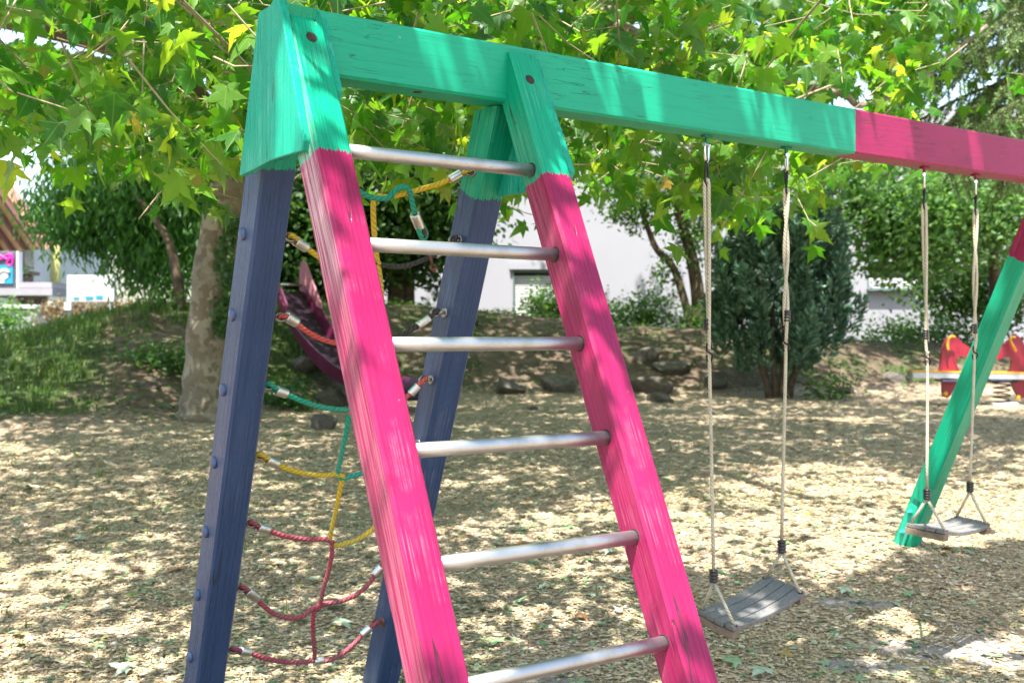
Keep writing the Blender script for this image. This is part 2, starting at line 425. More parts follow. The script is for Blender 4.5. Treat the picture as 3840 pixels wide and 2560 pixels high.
# iron pin under the beam, between the two leg pairs
pb = onplane(1565, 345, (0, 0, ZB), (0, 0, 1)); b = MB(); b.lathe(pb+np.array([0, 0, .004]), (0, 0, -1), [(0, .014), (.006, .014), (.007, .008)], 16); b.build('bolt_recess', mHole, beam)

# ------------------------------------------------------------------ climbing net between the blue legs
def rope_mat(nm, col, fleck, dirt, fl=.5):
    s = NT(nm); uv = s.coord('UV'); x = s.sep(uv)
    ph = s.math('ADD', s.math('MULTIPLY', x[0], 46.), s.math('MULTIPLY', x[1], 3.))
    lay = s.math('ABSOLUTE', s.math('SUBTRACT', s.math('FRACT', ph), .5))
    co = s.coord()
    c = s.mix(s.ramp(s.noise(co, 14, 5, .7), [(.4, 0), (.75, 1)]), col, dirt)
    c = s.mix(s.math('MULTIPLY', s.ramp(s.noise(co, 330, 2, .6), [(.56, 0), (.64, 1)]), fl), c, fleck)
    c = s.mix(s.math('MULTIPLY', s.ramp(lay, [(.03, 1), (.14, 0)]), .6), c, tuple(k*.3 for k in col))
    h = s.math('ADD', s.math('MULTIPLY', s.ramp(lay, [(0, 0), (.35, 1)]), 1.), s.math('MULTIPLY', s.noise(co, 500, 2), .5))
    s.bsdf(c, .8, 0, .25, s.bump(h, .8, .004)); return s.m
mYel = rope_mat('yellow_rope', (.60, .40, .015), (.12, .13, .10), (.40, .33, .08))
mTea = rope_mat('teal_rope', (.01, .27, .175), (.10, .30, .24), (.05, .24, .17), .3)
mRed = rope_mat('red_rope', (.52, .055, .04), (.45, .30, .27), (.36, .09, .08))
mDRed = rope_mat('faded_red_rope', (.36, .045, .075), (.32, .22, .21), (.20, .085, .095), .6)
mBlk = rope_mat('black_rope', (.022, .021, .022), (.16, .15, .14), (.045, .042, .04))
net = empty('climbing_net', (.45, .75, .15), 'climbing net of yellow, teal, red and black ropes strung between the blue legs', 'climbing net')
NM = np.array([0, -1., -MB_])
NP0 = (0, AB-TK*.55*math.sqrt(1+MB_**2), ZB)
def nt(u, v, off=0.): 
    p = onplane(u, v, NP0, NM); return p+off*np.array([0, -.9, .2])
def rope(pts, mat, label, r=.0098, par=None, offs=None):
    P = spline([nt(u, v, (offs[i] if offs else 0)) for i, (u, v) in enumerate(pts)], 6)
    b = MB(); b.tube(P, r, 12); o = b.build('rope', mat, par or net); tag(o, label); return o
def ferrule(u0, v0, u1, v1, r=.0175, off=0.):
    a, c = nt(u0, v0, off), nt(u1, v1, off); t = c-a; L = np.linalg.norm(t)
    b = MB(); b.lathe(a, t, [(0, .013), (0.0005, r), (.004, r*1.03), (L-.004, r*1.03), (L-.0005, r), (L, .013)], 20); b.build('ferrule', mZinc, net)
def ring(c, ax, ay, r0, r, mat, name='eye_bolt', n=20, par=None, extra=None):
    b = MB(); b.tube([np.array(c)+r0*(math.cos(2*math.pi*k/n)*ax+math.sin(2*math.pi*k/n)*ay) for k in range(n)], r, 10, closed=True)
    if extra: extra(b)
    return b.build(name, mat, par or net)
VX, VZ = np.array([1., 0, 0]), np.array([0, .42, -.9])
mEye = plain('eye_bolt_iron', (.22, .21, .21), .36, .9, .35, 30)
def eye(u, v, side, mat):
    """eye bolt: ring at the pixel, shank and washer going into the blue leg"""
    p = nt(u, v); z = p[2]
    x = leg_pts(X1 if side < 0 else X2, 1, z)[0]+(W2 if side < 0 else -W2)
    wallp = np.array([x, p[1], p[2]])
    def ex(b):
        d = wallp-p; L = np.linalg.norm(d); t = d/L
        b.tube([p+t*.016, wallp+t*.01], .006, 10); b.lathe(wallp-t*.004, t, [(0, .016), (.002, .02), (.006, .02)], 16)
    ring(p, VX, (VZ*.75+np.array([0, -.6, 0])*.6)/1.0, .0185, .0052, mat, extra=ex)
    return p
def loop(u, v, mat, du, dv):
    """rope bight through the eye"""
    b = MB(); c = nt(u, v); e = nt(u+du, v+dv); m1 = (c+e)/2
    n = np.array([0, -.013, .006])
    b.tube(spline([e+n*.5, m1+n*.9, c+n*.9+(c-e)*.12, c+(c-e)*.22, c-n*.9+(c-e)*.12, m1-n*.9, e-n*.5], 5), .0085, 10); b.build('bight', mat, net)
left = [((1088, 890), (1108, 902), (1150, 930), mYel, [(1140, 922), (1172, 946), (1230, 985), (1300, 1010), (1372, 1000), (1425, 985)], 'yellow rope'),
        ((1052, 1190), (1072, 1186), (1112, 1210), mRed, [(1100, 1203), (1140, 1235), (1190, 1264), (1260, 1286), (1340, 1290), (1420, 1280), (1478, 1272)], 'red rope'),
        ((1006, 1446), (1033, 1462), (1075, 1476), mTea, [(1060, 1472), (1110, 1494), (1180, 1520), (1240, 1532), (1300, 1537), (1306, 1538)], 'teal rope'),
        ((972, 1708), (1000, 1722), (1040, 1741), mYel, [(1030, 1737), (1085, 1760), (1150, 1776), (1215, 1782), (1262, 1778), (1290, 1788)], 'yellow rope'),
        ((942, 1962), (966, 1974), (1006, 1987), mDRed, [(1000, 1984), (1050, 2004), (1120, 2018), (1180, 2022), (1222, 2021), (1248, 2034)], 'red rope'),
        ((907, 2203), (925, 2213), (963, 2244), mDRed, [(955, 2236), (985, 2268), (1030, 2300), (1085, 2316), (1135, 2308), (1170, 2282), (1200, 2266)], 'red rope'),
        ((876, 2434), (900, 2438), (936, 2446), mDRed, [(930, 2444), (985, 2464), (1050, 2478), (1110, 2482), (1160, 2478), (1180, 2474)], 'red rope')]
for (e, f0, f1, mt, pts, lab) in left:
    p = nt(*e); eye(e[0], e[1], -1, mEye); loop(e[0], e[1], mt, f0[0]-e[0]+12, f0[1]-e[1]+6)
    ferrule(*f0, *f1); rope(pts, mt, lab+' tied to the near blue leg')
right = [((1757, 642), (1728, 650), (1684, 674), mYel, [(1694, 668), (1640, 692), (1570, 712), (1510, 728), (1455, 738), (1418, 737), (1402, 752), (1400, 800), (1404, 880), (1412, 960), (1425, 1040), (1430, 1130), (1425, 1210), (1420, 1280)], 'yellow rope'),
         ((1700, 900), (1678, 925), (1632, 956), mBlk, [(1640, 952), (1585, 976), (1530, 995), (1480, 1000), (1430, 992), (1400, 985)], 'black rope'),
         ((1632, 1172), (1611, 1192), (1567, 1222), mBlk, [(1575, 1216), (1530, 1243), (1490, 1265), (1460, 1274), (1428, 1280)], 'black rope'),
         ((1588, 1424), (1570, 1445), (1540, 1478), mRed, [(1545, 1472), (1490, 1510), (1430, 1535), (1370, 1543), (1318, 1541), (1300, 1548)], 'red rope'),
         ((1545, 1665), (1525, 1685), (1495, 1715), mTea, [(1500, 1710), (1440, 1745), (1380, 1768), (1330, 1782), (1290, 1792), (1270, 1788)], 'teal rope'),
         ((1490, 1880), (1472, 1905), (1440, 1935), mYel, [(1446, 1930), (1410, 1970), (1370, 2005), (1320, 2031), (1270, 2043), (1248, 2040)], 'yellow rope'),
         ((1447, 2098), (1433, 2122), (1405, 2155), mDRed, [(1408, 2150), (1385, 2185), (1340, 2225), (1280, 2252), (1220, 2262), (1180, 2285)], 'red rope'),
         ((1408, 2334), (1390, 2350), (1358, 2380), mDRed, [(1362, 2376), (1325, 2415), (1270, 2458), (1215, 2478), (1180, 2476)], 'red rope')]
for (e, f0, f1, mt, pts, lab) in right:
    eye(e[0], e[1], 1, mRust if mt is mDRed else mEye); loop(e[0], e[1], mt, f0[0]-e[0]-8, f0[1]-e[1]+6)
    ferrule(*f0, *f1, r=.0165); rope(pts, mt, lab+' tied to the far blue leg')
for pts, mt, lab in (([(1420, 1280), (1375, 1380), (1335, 1470), (1310, 1545)], mRed, 'upright red rope'),
                     ([(1308, 1540), (1305, 1580), (1292, 1650), (1275, 1730), (1265, 1776)], mTea, 'upright teal rope'),
                     ([(1285, 1782), (1276, 1830), (1262, 1900), (1246, 1970), (1236, 2022)], mYel, 'upright yellow rope'),
                     ([(1246, 2036), (1244, 2080), (1232, 2140), (1214, 2200), (1200, 2268)], mDRed, 'upright red rope'),
                     ([(1178, 2284), (1174, 2330), (1176, 2400), (1180, 2440), (1178, 2474)], mDRed, 'lowest upright red rope')):
    rope(pts, mt, lab, .0093)
ferrule(1176, 2480, 1210, 2472, .018)
# loose teal rope end with its torn-out eye bolt
rope([(1250, 700), (1330, 712), (1385, 740), (1430, 748), (1470, 738)], mTea, 'teal rope crossing behind the pink leg', offs=[0, 0, .006, .012, .006])
rope([(1440, 752), (1462, 734), (1480, 714), (1505, 708), (1524, 722), (1535, 760), (1548, 806)], mTea, 'loose teal rope end hanging down', offs=[0, .012, .022, .022, .022, .02, .015])
ferrule(1546, 806, 1568, 858, .0185, .015)
b = MB(); b.tube(spline([nt(1566, 850, .016), nt(1555, 872, .03), nt(1566, 900, .03), nt(1580, 902, .016), nt(1596, 880, .005), nt(1580, 852, .014)], 5), .009, 10); b.build('bight', mTea, net)
b = MB(); P0, P1 = nt(1577, 880, .016), nt(1622, 1022, .016)
b.tube([nt(1577+8*math.cos(q), 880+16*math.sin(q), .016+.012*math.cos(q)) for q in np.linspace(0, 2*math.pi, 14)[:-1]], .0042, 8, closed=True)
b.tube([nt(1581, 894, .016), P1], .0052, 10); t = (P1-nt(1581, 894, .016)); t /= np.linalg.norm(t)
b.lathe(P1-t*.022, t, [(0, .015), (.004, .0155), (.005, .010), (.018, .010), (.02, .006)], 6, False); o = b.build('eye_bolt', mRust, net); tag(o, 'rusty loose eye bolt hanging from the teal rope')

# ------------------------------------------------------------------ two swings
def hemp():
    s = NT('hemp_rope'); uv = s.coord('UV'); x = s.sep(uv); co = s.coord()
    ph = s.math('ADD', s.math('MULTIPLY', x[0], 60.), s.math('MULTIPLY', x[1], 3.))
    lay = s.math('ABSOLUTE', s.math('SUBTRACT', s.math('FRACT', ph), .5))
    c = s.mix(s.ramp(s.noise(co, 9, 4, .7), [(.35, 0), (.7, 1)]), (.42, .37, .27), (.56, .51, .40))
    c = s.mix(s.math('MULTIPLY', s.ramp(lay, [(.02, 1), (.16, 0)]), .55), c, (.19, .165, .12))
    s.bsdf(c, .85, 0, .2, s.bump(s.math('ADD', s.ramp(lay, [(0, 0), (.35, 1)]), s.math('MULTIPLY', s.noise(co, 600, 2), .5)), .8, .003)); return s.m
mHemp = hemp(); mClamp = plain('black_plastic_clamp', (.018, .014, .015), .28, 0, .3)
def seat_wood():
    s = NT('weathered_seat_wood'); co = s.coord()
    g = s.noise(s.map(co, (1, 9, 9), rot=(0, 0, .2)), 32, 4, .6, .4)
    c = s.ramp(g, [(.3, (.085, .08, .078)), (.55, (.17, .16, .152)), (.75, (.27, .25, .23))])
    c = s.mix(s.ramp(s.noise(co, 8, 4), [(.45, 0), (.7, 1)]), c, s.mix(.6, c, (.10, .115, .13)))
    s.bsdf(c, .72, 0, .35, s.bump(g, .6, .004)); return s.m
mSeat = seat_wood(); mSeatEdge = plain('seat_batten_wood', (.17, .125, .09), .75, 0, .3, 30, .4, 90)
mHangT = plain('teal_hanger', (.006, .16, .10), .4, .2); mHangP = plain('pink_hanger', (.22, .012, .06), .4, .2)
def clamp(b, c, t, r=.0165, L=.05):
    t = t/np.linalg.norm(t); pr = [(0, r*.8)]
    n = 4
    for k in range(n):
        a = L*k/n
        pr += [(a+.001, r*.86), (a+.003, r*1.05), (a+L/n-.003, r*1.05), (a+L/n-.001, r*.86)]
    pr.append((L, r*.8)); b.lathe(c-t*L/2, t, pr, 16)
def swing(root, ropes, corners, dcor, hang_mat):
    hx = np.array([1., 0, 0]); hy = np.array([0, 1., 0]); hz = np.array([0, 0, 1.])
    holes = {}
    for (X, tilt, clampv, hookv, kn0, kn1, d, twist) in ropes:
        top = np.array([X, 0, ZB])
        b = MB(); b.box(top-hz*.004, (.024, 0, 0), (0, .014, 0), (0, 0, .005), .003); b.box(top-hz*.02, (.006, 0, 0), (0, .005, 0), (0, 0, .016))
        b.tube([top-hz*.036+.009*(math.cos(q)*hx+math.sin(q)*hz) for q in np.linspace(0, 2*math.pi, 13)[:-1]], .0045, 8, closed=True)
        b.build('hanger', hang_mat, root)
        sh = MB(); a = (hx*math.cos(tilt)+hy*math.sin(tilt)); s0 = top-hz*.038
        sh.tube(spline([s0-a*.016, s0-a*.0165-hz*.03, s0-a*.012-hz*.058, s0-hz*.068, s0+a*.012-hz*.058, s0+a*.0165-hz*.03, s0+a*.016], 5), .0055, 10)
        sh.lathe(s0-a*.026, a, [(0, .0085), (.006, .009), (.007, .006), (.04, .006), (.041, .009), (.049, .009), (.051, .005)], 12)
        sh.build('shackle', mSteel, root)
        cb = MB(); c0 = s0-hz*.058
        cb.tube([c0-hz*.052+a*(.0125*math.cos(q))+hz*(.054*math.sin(q))+np.array([0, .003*math.sin(2*q), 0]) for q in np.linspace(0, 2*math.pi, 25)[:-1]], .0048, 9, closed=True)
        cb.build('carabiner', mDark, root)
        kt = at(*kn0, d); kb = at(*kn1, d); hk0, hk1 = at(*hookv[0], d), at(*hookv[1], d); cl0, cl1 = at(*clampv[0], d), at(*clampv[1], d)
        r0 = c0-hz*.095
        # doubled upper rope
        n = 26; Ls = []; 
        for sgn in (-1, 1):
            P = []
            for k in range(n+1):
                t = k/n; base = r0*(1-t)+(hk0)*t
                ang = twist*t*math.pi
                w = .0082*(1-.1*t)
                P.append(base+sgn*w*(RH*math.cos(ang)-FH*math.sin(ang)))
            Ls.append(P)
        b = MB(); topb = [Ls[0][0]+hz*.0, (Ls[0][0]+Ls[1][0])/2+hz*.012, Ls[1][0]]
        low = [Ls[0][-1], hk0-hz*.022-RH*.002, hk0*.4+hk1*.6]
        b.tube(spline(list(reversed(Ls[0][::3]))+[topb[1]]+Ls[1][::3]+[hk0*.6+hk1*.4], 3), .0072, 10)
        b.tube(spline([Ls[0][-1], hk0*.55+hk1*.45-RH*.006, hk1, kt], 5), .0072, 10)
        b.build('rope', mHemp, root)
        b = MB(); clamp(b, (cl0+cl1)/2, cl0-cl1, .0135, np.linalg.norm(cl0-cl1)); b.build('rope_clamp', mClamp, root)
        hm = (hk0+hk1)/2; hl = (hk0-hk1)/2
        b = MB(); b.tube(spline([hm+hl*.3+RH*.012, hm+hl+RH*.006, hm+hl*1.05-RH*.006, hm+hl*.3-RH*.011-FH*.012, hm-FH*.014, hm-hl*.3+RH*.011-FH*.012, hm-hl*1.05+RH*.006, hm-hl-RH*.006, hm-hl*.3-RH*.012], 4), .0038, 8)
        b.build('hook', mDark, root)
        b = MB(); clamp(b, (kt+kb)/2, kt-kb, .018, np.linalg.norm(kt-kb)); b.build('rope_clamp', mClamp, root)
        holes[X] = kb
    # seat: four slats along the length, sagging in the middle
    C = [at(*c, dd) for c, dd in zip(corners, dcor)]          # near-back, near-front, far-front, far-back
    nrm = np.cross(C[2]-C[1], C[0]-C[1]); nrm /= np.linalg.norm(nrm)
    if nrm[2] < 0: nrm = -nrm
    def sp(s, t): return (C[0]*(1-t)+C[1]*t)*(1-s)+(C[3]*(1-t)+C[2]*t)*s-nrm*(.085*s*(1-s))
    for k in range(4):
        t0, t1 = k/4+.012, (k+1)/4-.012; m = 12; b = MB(); vs = []; e0 = .008*((k*37) % 3-1)
        for i in range(m+1):
            s = i/m*(1+e0*2)-e0
            for t, q in ((t0, 0), (t1, 0), (t1, -.02), (t0, -.02)): vs.append(sp(s, t)+nrm*q)
        fs = [(0, 1, 2, 3), (4*m+3, 4*m+2, 4*m+1, 4*m)]
        for i in range(m): fs += [(4*i+j, 4*i+4+j, 4*i+4+(j+1) % 4, 4*i+(j+1) % 4) for j in range(4)]
        b.add(vs, fs); o = b.build('seat_slat', mSeat, root)
        q = o.modifiers.new('soft edge', 'BEVEL'); q.width = .003; q.segments = 2; q.limit_method = 'ANGLE'
    for s in (.035, .965):
        b = MB(); a, c = sp(s, .0), sp(s, 1.0); L = (C[3]-C[0]); L /= np.linalg.norm(L)
        b.box((a+c)/2-nrm*.035, L*.022, (c-a)/2*.98, nrm*.0145); b.build('batten', mSeatEdge, root)
    X = [r[0] for r in ropes]
    for Xk, s in ((X[0], .05), (X[1], .95)):
        for t in (.06, .94):
            q = sp(s, t); b = MB(); b.tube([holes[Xk]+np.array([0, 0, .004]), q-nrm*.004], .0068, 10); b.build('rope', mHemp, root)
            b = MB(); b.lathe(q-nrm*.003, nrm, [(0, .0115), (.004, .0115), (.0045, .008)], 14); b.build('eyelet', mHole, root)
sw1 = empty('swing', (2.1, 0, .3), 'grey slatted swing hung from the teal half of the beam', 'swing', 'rope swings under the beam')
swing(sw1, [(1.8628, .3, ((2651, 1196), (2651, 1238)), ((2659, 1288), (2660, 1355)), (2676, 2134), (2677, 2182), 4.9417, .55),
            (2.3564, .9, ((2952, 1163), (2952, 1207)), ((2947, 1262), (2947, 1316)), (2931, 2024), (2932, 2072), 5.244, 2.6)],
      ((2612, 2283), (2750, 2352), (3024, 2215), (2871, 2152)), (5.03, 4.86, 5.19, 5.36), mHangT)
sw2 = empty('swing', (3.6, 0, .4), 'grey slatted swing hung from the pink half of the beam', 'swing', 'rope swings under the beam')
swing(sw2, [(3.3691, .6, ((3472, 1236), (3472, 1272)), ((3476, 1318), (3478, 1368)), (3476, 1832), (3476, 1872), 5.8643, .9),
            (3.8115, .6, ((3654, 1214), (3656, 1250)), ((3655, 1300), (3654, 1345)), (3638, 1806), (3637, 1844), 6.1353, 2.2)],
      ((3396, 1958), (3545, 1988), (3717, 1961), (3588, 1930)), (5.92, 5.76, 6.08, 6.24), mHangP)
# ------------------------------------------------------------------ terrain
BASE_D = [-60, -10, 0, 5, 6.3, 7.7, 12, 17.5, 24, 60, 300]; BASE_Z = [-.35, -.25, -.2, -.135, -.02, .17, .37, .56, .7, .75, .75]
QK = [-.7, -.42, -.36, -.3, -.2, -.1, 0, .1, .2, .3, .42, .7]
DS = [12.2, 12.4, 12.7, 13., 15., 17, 17.4, 17.8, 18.3, 19, 20, 21]
DR = [18.5, 18.5, 18.7, 19, 20, 21, 21.3, 21.3, 21.3, 22, 23, 24]
ZR_ = [1.35, 1.40, 1.66, 1.88, 1.98, 2.02, 1.84, 1.62, 1.52, 1.36, 1.22, 1.1]
def sstep(t): t = np.clip(t, 0, 1); return t*t*(3-2*t)
def lump(x, y, f, seed=0):
    return (np.sin(x*f+seed)*np.cos(y*f*1.13+seed*2.1)+.6*np.sin(x*f*2.3+1.7+seed)*np.cos(y*f*2.1-seed)+.35*np.sin(x*f*4.7-seed+y*f*1.9))/1.95
def ground_parts(x, y):
    x = np.asarray(x, float); y = np.asarray(y, float)
    d, l = to_dl(x, y); base = np.interp(d, BASE_D, BASE_Z)
    q = l/np.maximum(d, 4.); ds, dr, zr = np.interp(q, QK, DS), np.interp(q, QK, DR), np.interp(q, QK, ZR_)
    t = (d-ds)/(dr-ds); m = sstep(t)
    fall = sstep((d-dr-3.)/12.)
    low = np.where(q < -.12, .1, .9)
    z = base+(zr-base)*m; z = z*(1-fall)+low*fall
    z = z+lump(x, y, .9)*.05*(.35+m)+lump(x, y, 3.1, 2)*.018*(1+1.2*m)
    for px, py in ((X3+.2, 1.12), (X2+.22, 1.15)): z = z+.035*np.exp(-((x-px)**2+(y-py)**2)/.05)
    # hollows worn under the swings
    for px, py in ((2.15, -.1), (3.6, -.1)):
        z = z-.05*np.exp(-((x-px)**2+(y-py)**2)/.35)
    return z, m
def gz(x, y): return ground_parts(x, y)[0]
def on_ground(u, v):
    """where the sight line through photograph pixel (u, v) meets the ground"""
    r = ray(u, v); ds = np.linspace(2.5, 80, 6000); P = CAM+ds[:, None]*r
    below = P[:, 2] < gz(P[:, 0], P[:, 1]); i = int(np.argmax(below)); return P[i] if below.any() else P[-1]
# bare patches of fine sand, and grassy places: maps over the ground, in metres
def sand_map(x, y):
    d, l = to_dl(x, y); out = np.zeros_like(x)
    for u, v, a, b in ((3600, 2440, .75, .30), (3230, 2262, .3, .10), (2050, 2555, .4, .12), (3250, 2500, .35, .14)):
        p = on_ground(u, v); pd, pl = to_dl(p[0], p[1]); out = np.maximum(out, np.exp(-(((l-pl)/a)**2+((d-pd)/b)**2)))
    return np.clip(out*1.15+.3*lump(x, y, 5.3, 1)+.15*lump(x, y, 13., 3)-.2, 0, 1)*(d < 12)
def grass_map(x, y, m):
    d, l = to_dl(x, y); q = l/np.maximum(d, 3)
    g = .35*lump(x, y, 1.7, 3)+.3*lump(x, y, 4.1, 5)
    mound = sstep(m*4.5)*np.interp(q, [-.42, -.2, -.08, .0, .2, .35], [.98, .8, .48, .36, .44, .5])
    mound = mound*(1-.72*np.exp(-((q+.30+.004*(d-16))/.045)**2)*(d < 19.2))
    lefty = np.interp(q, [-.42, -.25, -.1, .1, .42], [.32, .26, .18, .06, .10])
    return np.clip(np.maximum(mound, lefty)+g*.8*(.35+mound), 0, 1)
def axis_coords(lo, hi, step, far, gr=1.35):
    a = list(np.arange(lo, hi+1e-6, step)); s = step; v = a[0]; left = []
    while v > -far: s *= gr; v -= s; left.append(v)
    s = step; v = a[-1]; right = []
    while v < far: s *= gr; v += s; right.append(v)
    return np.array(left[::-1]+a+right)
gd = axis_coords(2.5, 27, .11, 900); gl = axis_coords(-11, 12, .12, 900)
DD, LL = np.meshgrid(gd, gl, indexing='ij')
GX = CAM[0]+FH[0]*DD+RH[0]*LL; GY = CAM[1]+FH[1]*DD+RH[1]*LL
GZ, GM = ground_parts(GX, GY)
nd, nl = DD.shape; I = np.arange(nd*nl).reshape(nd, nl)
quads = np.stack([I[:-1, :-1], I[:-1, 1:], I[1:, 1:], I[1:, :-1]], -1).reshape(-1, 4)[:, ::-1]
GG = grass_map(GX, GY, GM); GS = sand_map(GX.ravel(), GY.ravel()).reshape(GX.shape)
def ground_mat():
    s = NT('ground_soil_and_chips'); co = s.coord('Object')
    A = lambda n: s.n('ShaderNodeAttribute', attribute_name=n).outputs['Fac']
    v = s.n('ShaderNodeTexVoronoi', i_Scale=34., i_Randomness=1.); wob = s.mix(.5, co, s.noise(co, 9, 2, out='Color'), 'LINEAR_LIGHT')
    mp = s.map(wob, (1, .55, 1), rot=(0, 0, .7)); s.l(mp, v.inputs['Vector'])
    v2 = s.n('ShaderNodeTexVoronoi', i_Scale=52.); s.l(s.map(wob, (.5, 1, 1), rot=(0, 0, 2.1)), v2.inputs['Vector'])
    h1 = s.sep(v.outputs['Color'])[0]; h2 = s.sep(v2.outputs['Color'])[1]
    chip = s.ramp(s.math('MULTIPLY', s.math('ADD', h1, h2), .5), [(.1, (.11, .078, .05)), (.4, (.26, .195, .135)), (.62, (.38, .30, .215)), (.9, (.52, .44, .335))])
    soil = s.ramp(s.noise(co, 5, 6, .7), [(.3, (.065, .046, .032)), (.55, (.125, .092, .066)), (.8, (.24, .19, .145))])
    green = s.ramp(s.noise(co, 11, 5, .7), [(.3, (.022, .04, .012)), (.6, (.045, .075, .022)), (.8, (.12, .10, .055))])
    sand = s.ramp(s.noise(co, 26, 6, .75), [(.25, (.19, .165, .15)), (.6, (.28, .25, .23)), (.85, (.38, .34, .31))])
    nz = s.noise(co, 16, 5, .7)
    mnd = s.math('ADD', A('mound'), s.math('MULTIPLY', s.math('SUBTRACT', nz, .5), .5))
    c = s.mix(s.ramp(mnd, [(.02, 0), (.14, 1)]), chip, soil)
    g = s.math('ADD', A('grass'), s.math('MULTIPLY', s.math('SUBTRACT', nz, .5), .9))
    c = s.mix(s.math('MULTIPLY', s.ramp(g, [(.42, 0), (.62, 1)]), .85), c, green)
    sd = s.math('ADD', A('sand'), s.math('MULTIPLY', s.math('SUBTRACT', s.noise(co, 20, 4, .7), .5), .7))
    c = s.mix(s.ramp(sd, [(.42, 0), (.6, 1)]), c, sand)
    h = s.math('ADD', s.math('MULTIPLY', s.math('ADD', h1, h2), .35), s.noise(co, 70, 4))
    s.bsdf(c, .95, 0, .12, s.bump(h, .8, .012)); return s.m
gnd = np_mesh('ground', np.stack([GX, GY, GZ], -1).reshape(-1, 3), [(4, quads)], ground_mat(), origin=(0, 0, 0), smooth=True,
              attr={'mound': GM.ravel(), 'grass': GG.ravel(), 'sand': GS.ravel()})
tag(gnd, kind='structure')

def island_mat(name, stops, rough=.8, trans=None, tfac=.4, spec=.3, rvar=None, bump=False):
    """one colour per separate leaf, chip or blade"""
    s = NT(name); r = s.n('ShaderNodeNewGeometry').outputs['Random Per Island']
    c = s.ramp(r, stops)
    co = s.coord()
    c = s.mix(s.ramp(s.noise(co, 1.1, 3), [(.35, 0), (.65, 1)]), c, s.mix(1., c, (.72, .80, .70), 'MULTIPLY'))
    b = s.bsdf(c, rough, 0, spec, link=False)
    if trans:
        t = s.n('ShaderNodeBsdfTranslucent'); r2 = s.math('FRACT', s.math('MULTIPLY', r, 7.31)); s.l(s.ramp(r2, trans), t.inputs['Color'])
        m = s.n('ShaderNodeMixShader', i_0=tfac); s.l(b.outputs[0], m.inputs[1]); s.l(t.outputs[0], m.inputs[2]); s.l(m.outputs[0], s.out.inputs[0])
    else: s.l(b.outputs[0], s.out.inputs[0])
    return s.m
def view_scatter(n, u0, u1, d0, d1, dpow):
    """n ground spots spread over a wedge ahead of the camera, thicker nearby"""
    t = RNG.random(n); d = (d0**dpow+t*(d1**dpow-d0**dpow))**(1/dpow); q = (RNG.uniform(u0, u1, n)-1920)/F
    x = CAM[0]+FH[0]*d+RH[0]*d*q; y = CAM[1]+FH[1]*d+RH[1]*d*q
    return x, y, d
# ------------------------------------------------------------------ wood chips (loose slivers lying on the ground)
def chips(n, d0, d1, dpow, s0, s1, lift):
    x, y, d = view_scatter(n, -260, 4100, d0, d1, dpow)
    z, m = ground_parts(x, y); sd = sand_map(x, y)
    dn = np.clip(1-m*7, 0, 1)*np.clip(1.3-sd*1.5, .16, 1)*np.clip(1.1-.35*grass_map(x, y, m), 0, 1)
    keep = RNG.random(n) < dn; x, y, z = x[keep], y[keep], z[keep]; k = len(x)
    L = RNG.uniform(s0, s1, k)*RNG.choice([.6, 1, 1.35], k, p=[.4, .45, .15]); Wd = L*RNG.uniform(.16, .55, k); th = RNG.uniform(.0012, .0035, k)
    a = RNG.uniform(0, 2*np.pi, k); ti = RNG.normal(0, .11, k); tj = RNG.normal(0, .14, k)
    e1 = np.stack([np.cos(a)*np.cos(ti), np.sin(a)*np.cos(ti), np.sin(ti)], -1); e2 = np.stack([-np.sin(a)*np.cos(tj), np.cos(a)*np.cos(tj), np.sin(tj)], -1)
    e3 = np.cross(e1, e2); c = np.stack([x, y, z+RNG.uniform(.001, lift, k)], -1)
    l1, l2 = RNG.uniform(.35, .65, k), RNG.uniform(.3, .6, k)
    tp = []
    for sx, sy, sk in ((-1, -1, 0), (1, -1, .25), (1, 1, -.2), (-1, 1, .15)):
        tp.append(c+e1*(L*.5*(sx+sk*RNG.uniform(-1, 1, k)))[:, None]+e2*(Wd*.5*(sy+sk*RNG.uniform(-1, 1, k)))[:, None])
    bt = [p-e3*th[:, None] for p in tp]
    V = np.stack(tp+bt, 1).reshape(-1, 3); o = (np.arange(k)*8)[:, None]
    fc = np.concatenate([o+np.array(f) for f in ((0, 1, 2, 3), (0, 4, 5, 1), (1, 5, 6, 2), (2, 6, 7, 3), (3, 7, 4, 0))])
    return V, fc
va, fa = chips(95000, 4.7, 9.5, -.6, .013, .040, .012); vb, fb = chips(70000, 9, 20, -.3, .02, .05, .016)
mChip = island_mat('wood_chip', [(0, (.15, .10, .062)), (.12, (.28, .195, .115)), (.4, (.43, .315, .195)), (.75, (.54, .42, .28)), (.94, (.60, .49, .35)), (1, (.68, .60, .50))], .85, spec=.25)
ch = np_mesh('wood_chips', np.concatenate([va, vb]), [(4, np.concatenate([fa, fb+len(va)]))], mChip)
tag(ch, 'loose pale wood chips covering the play area', 'wood chips', kind='stuff')
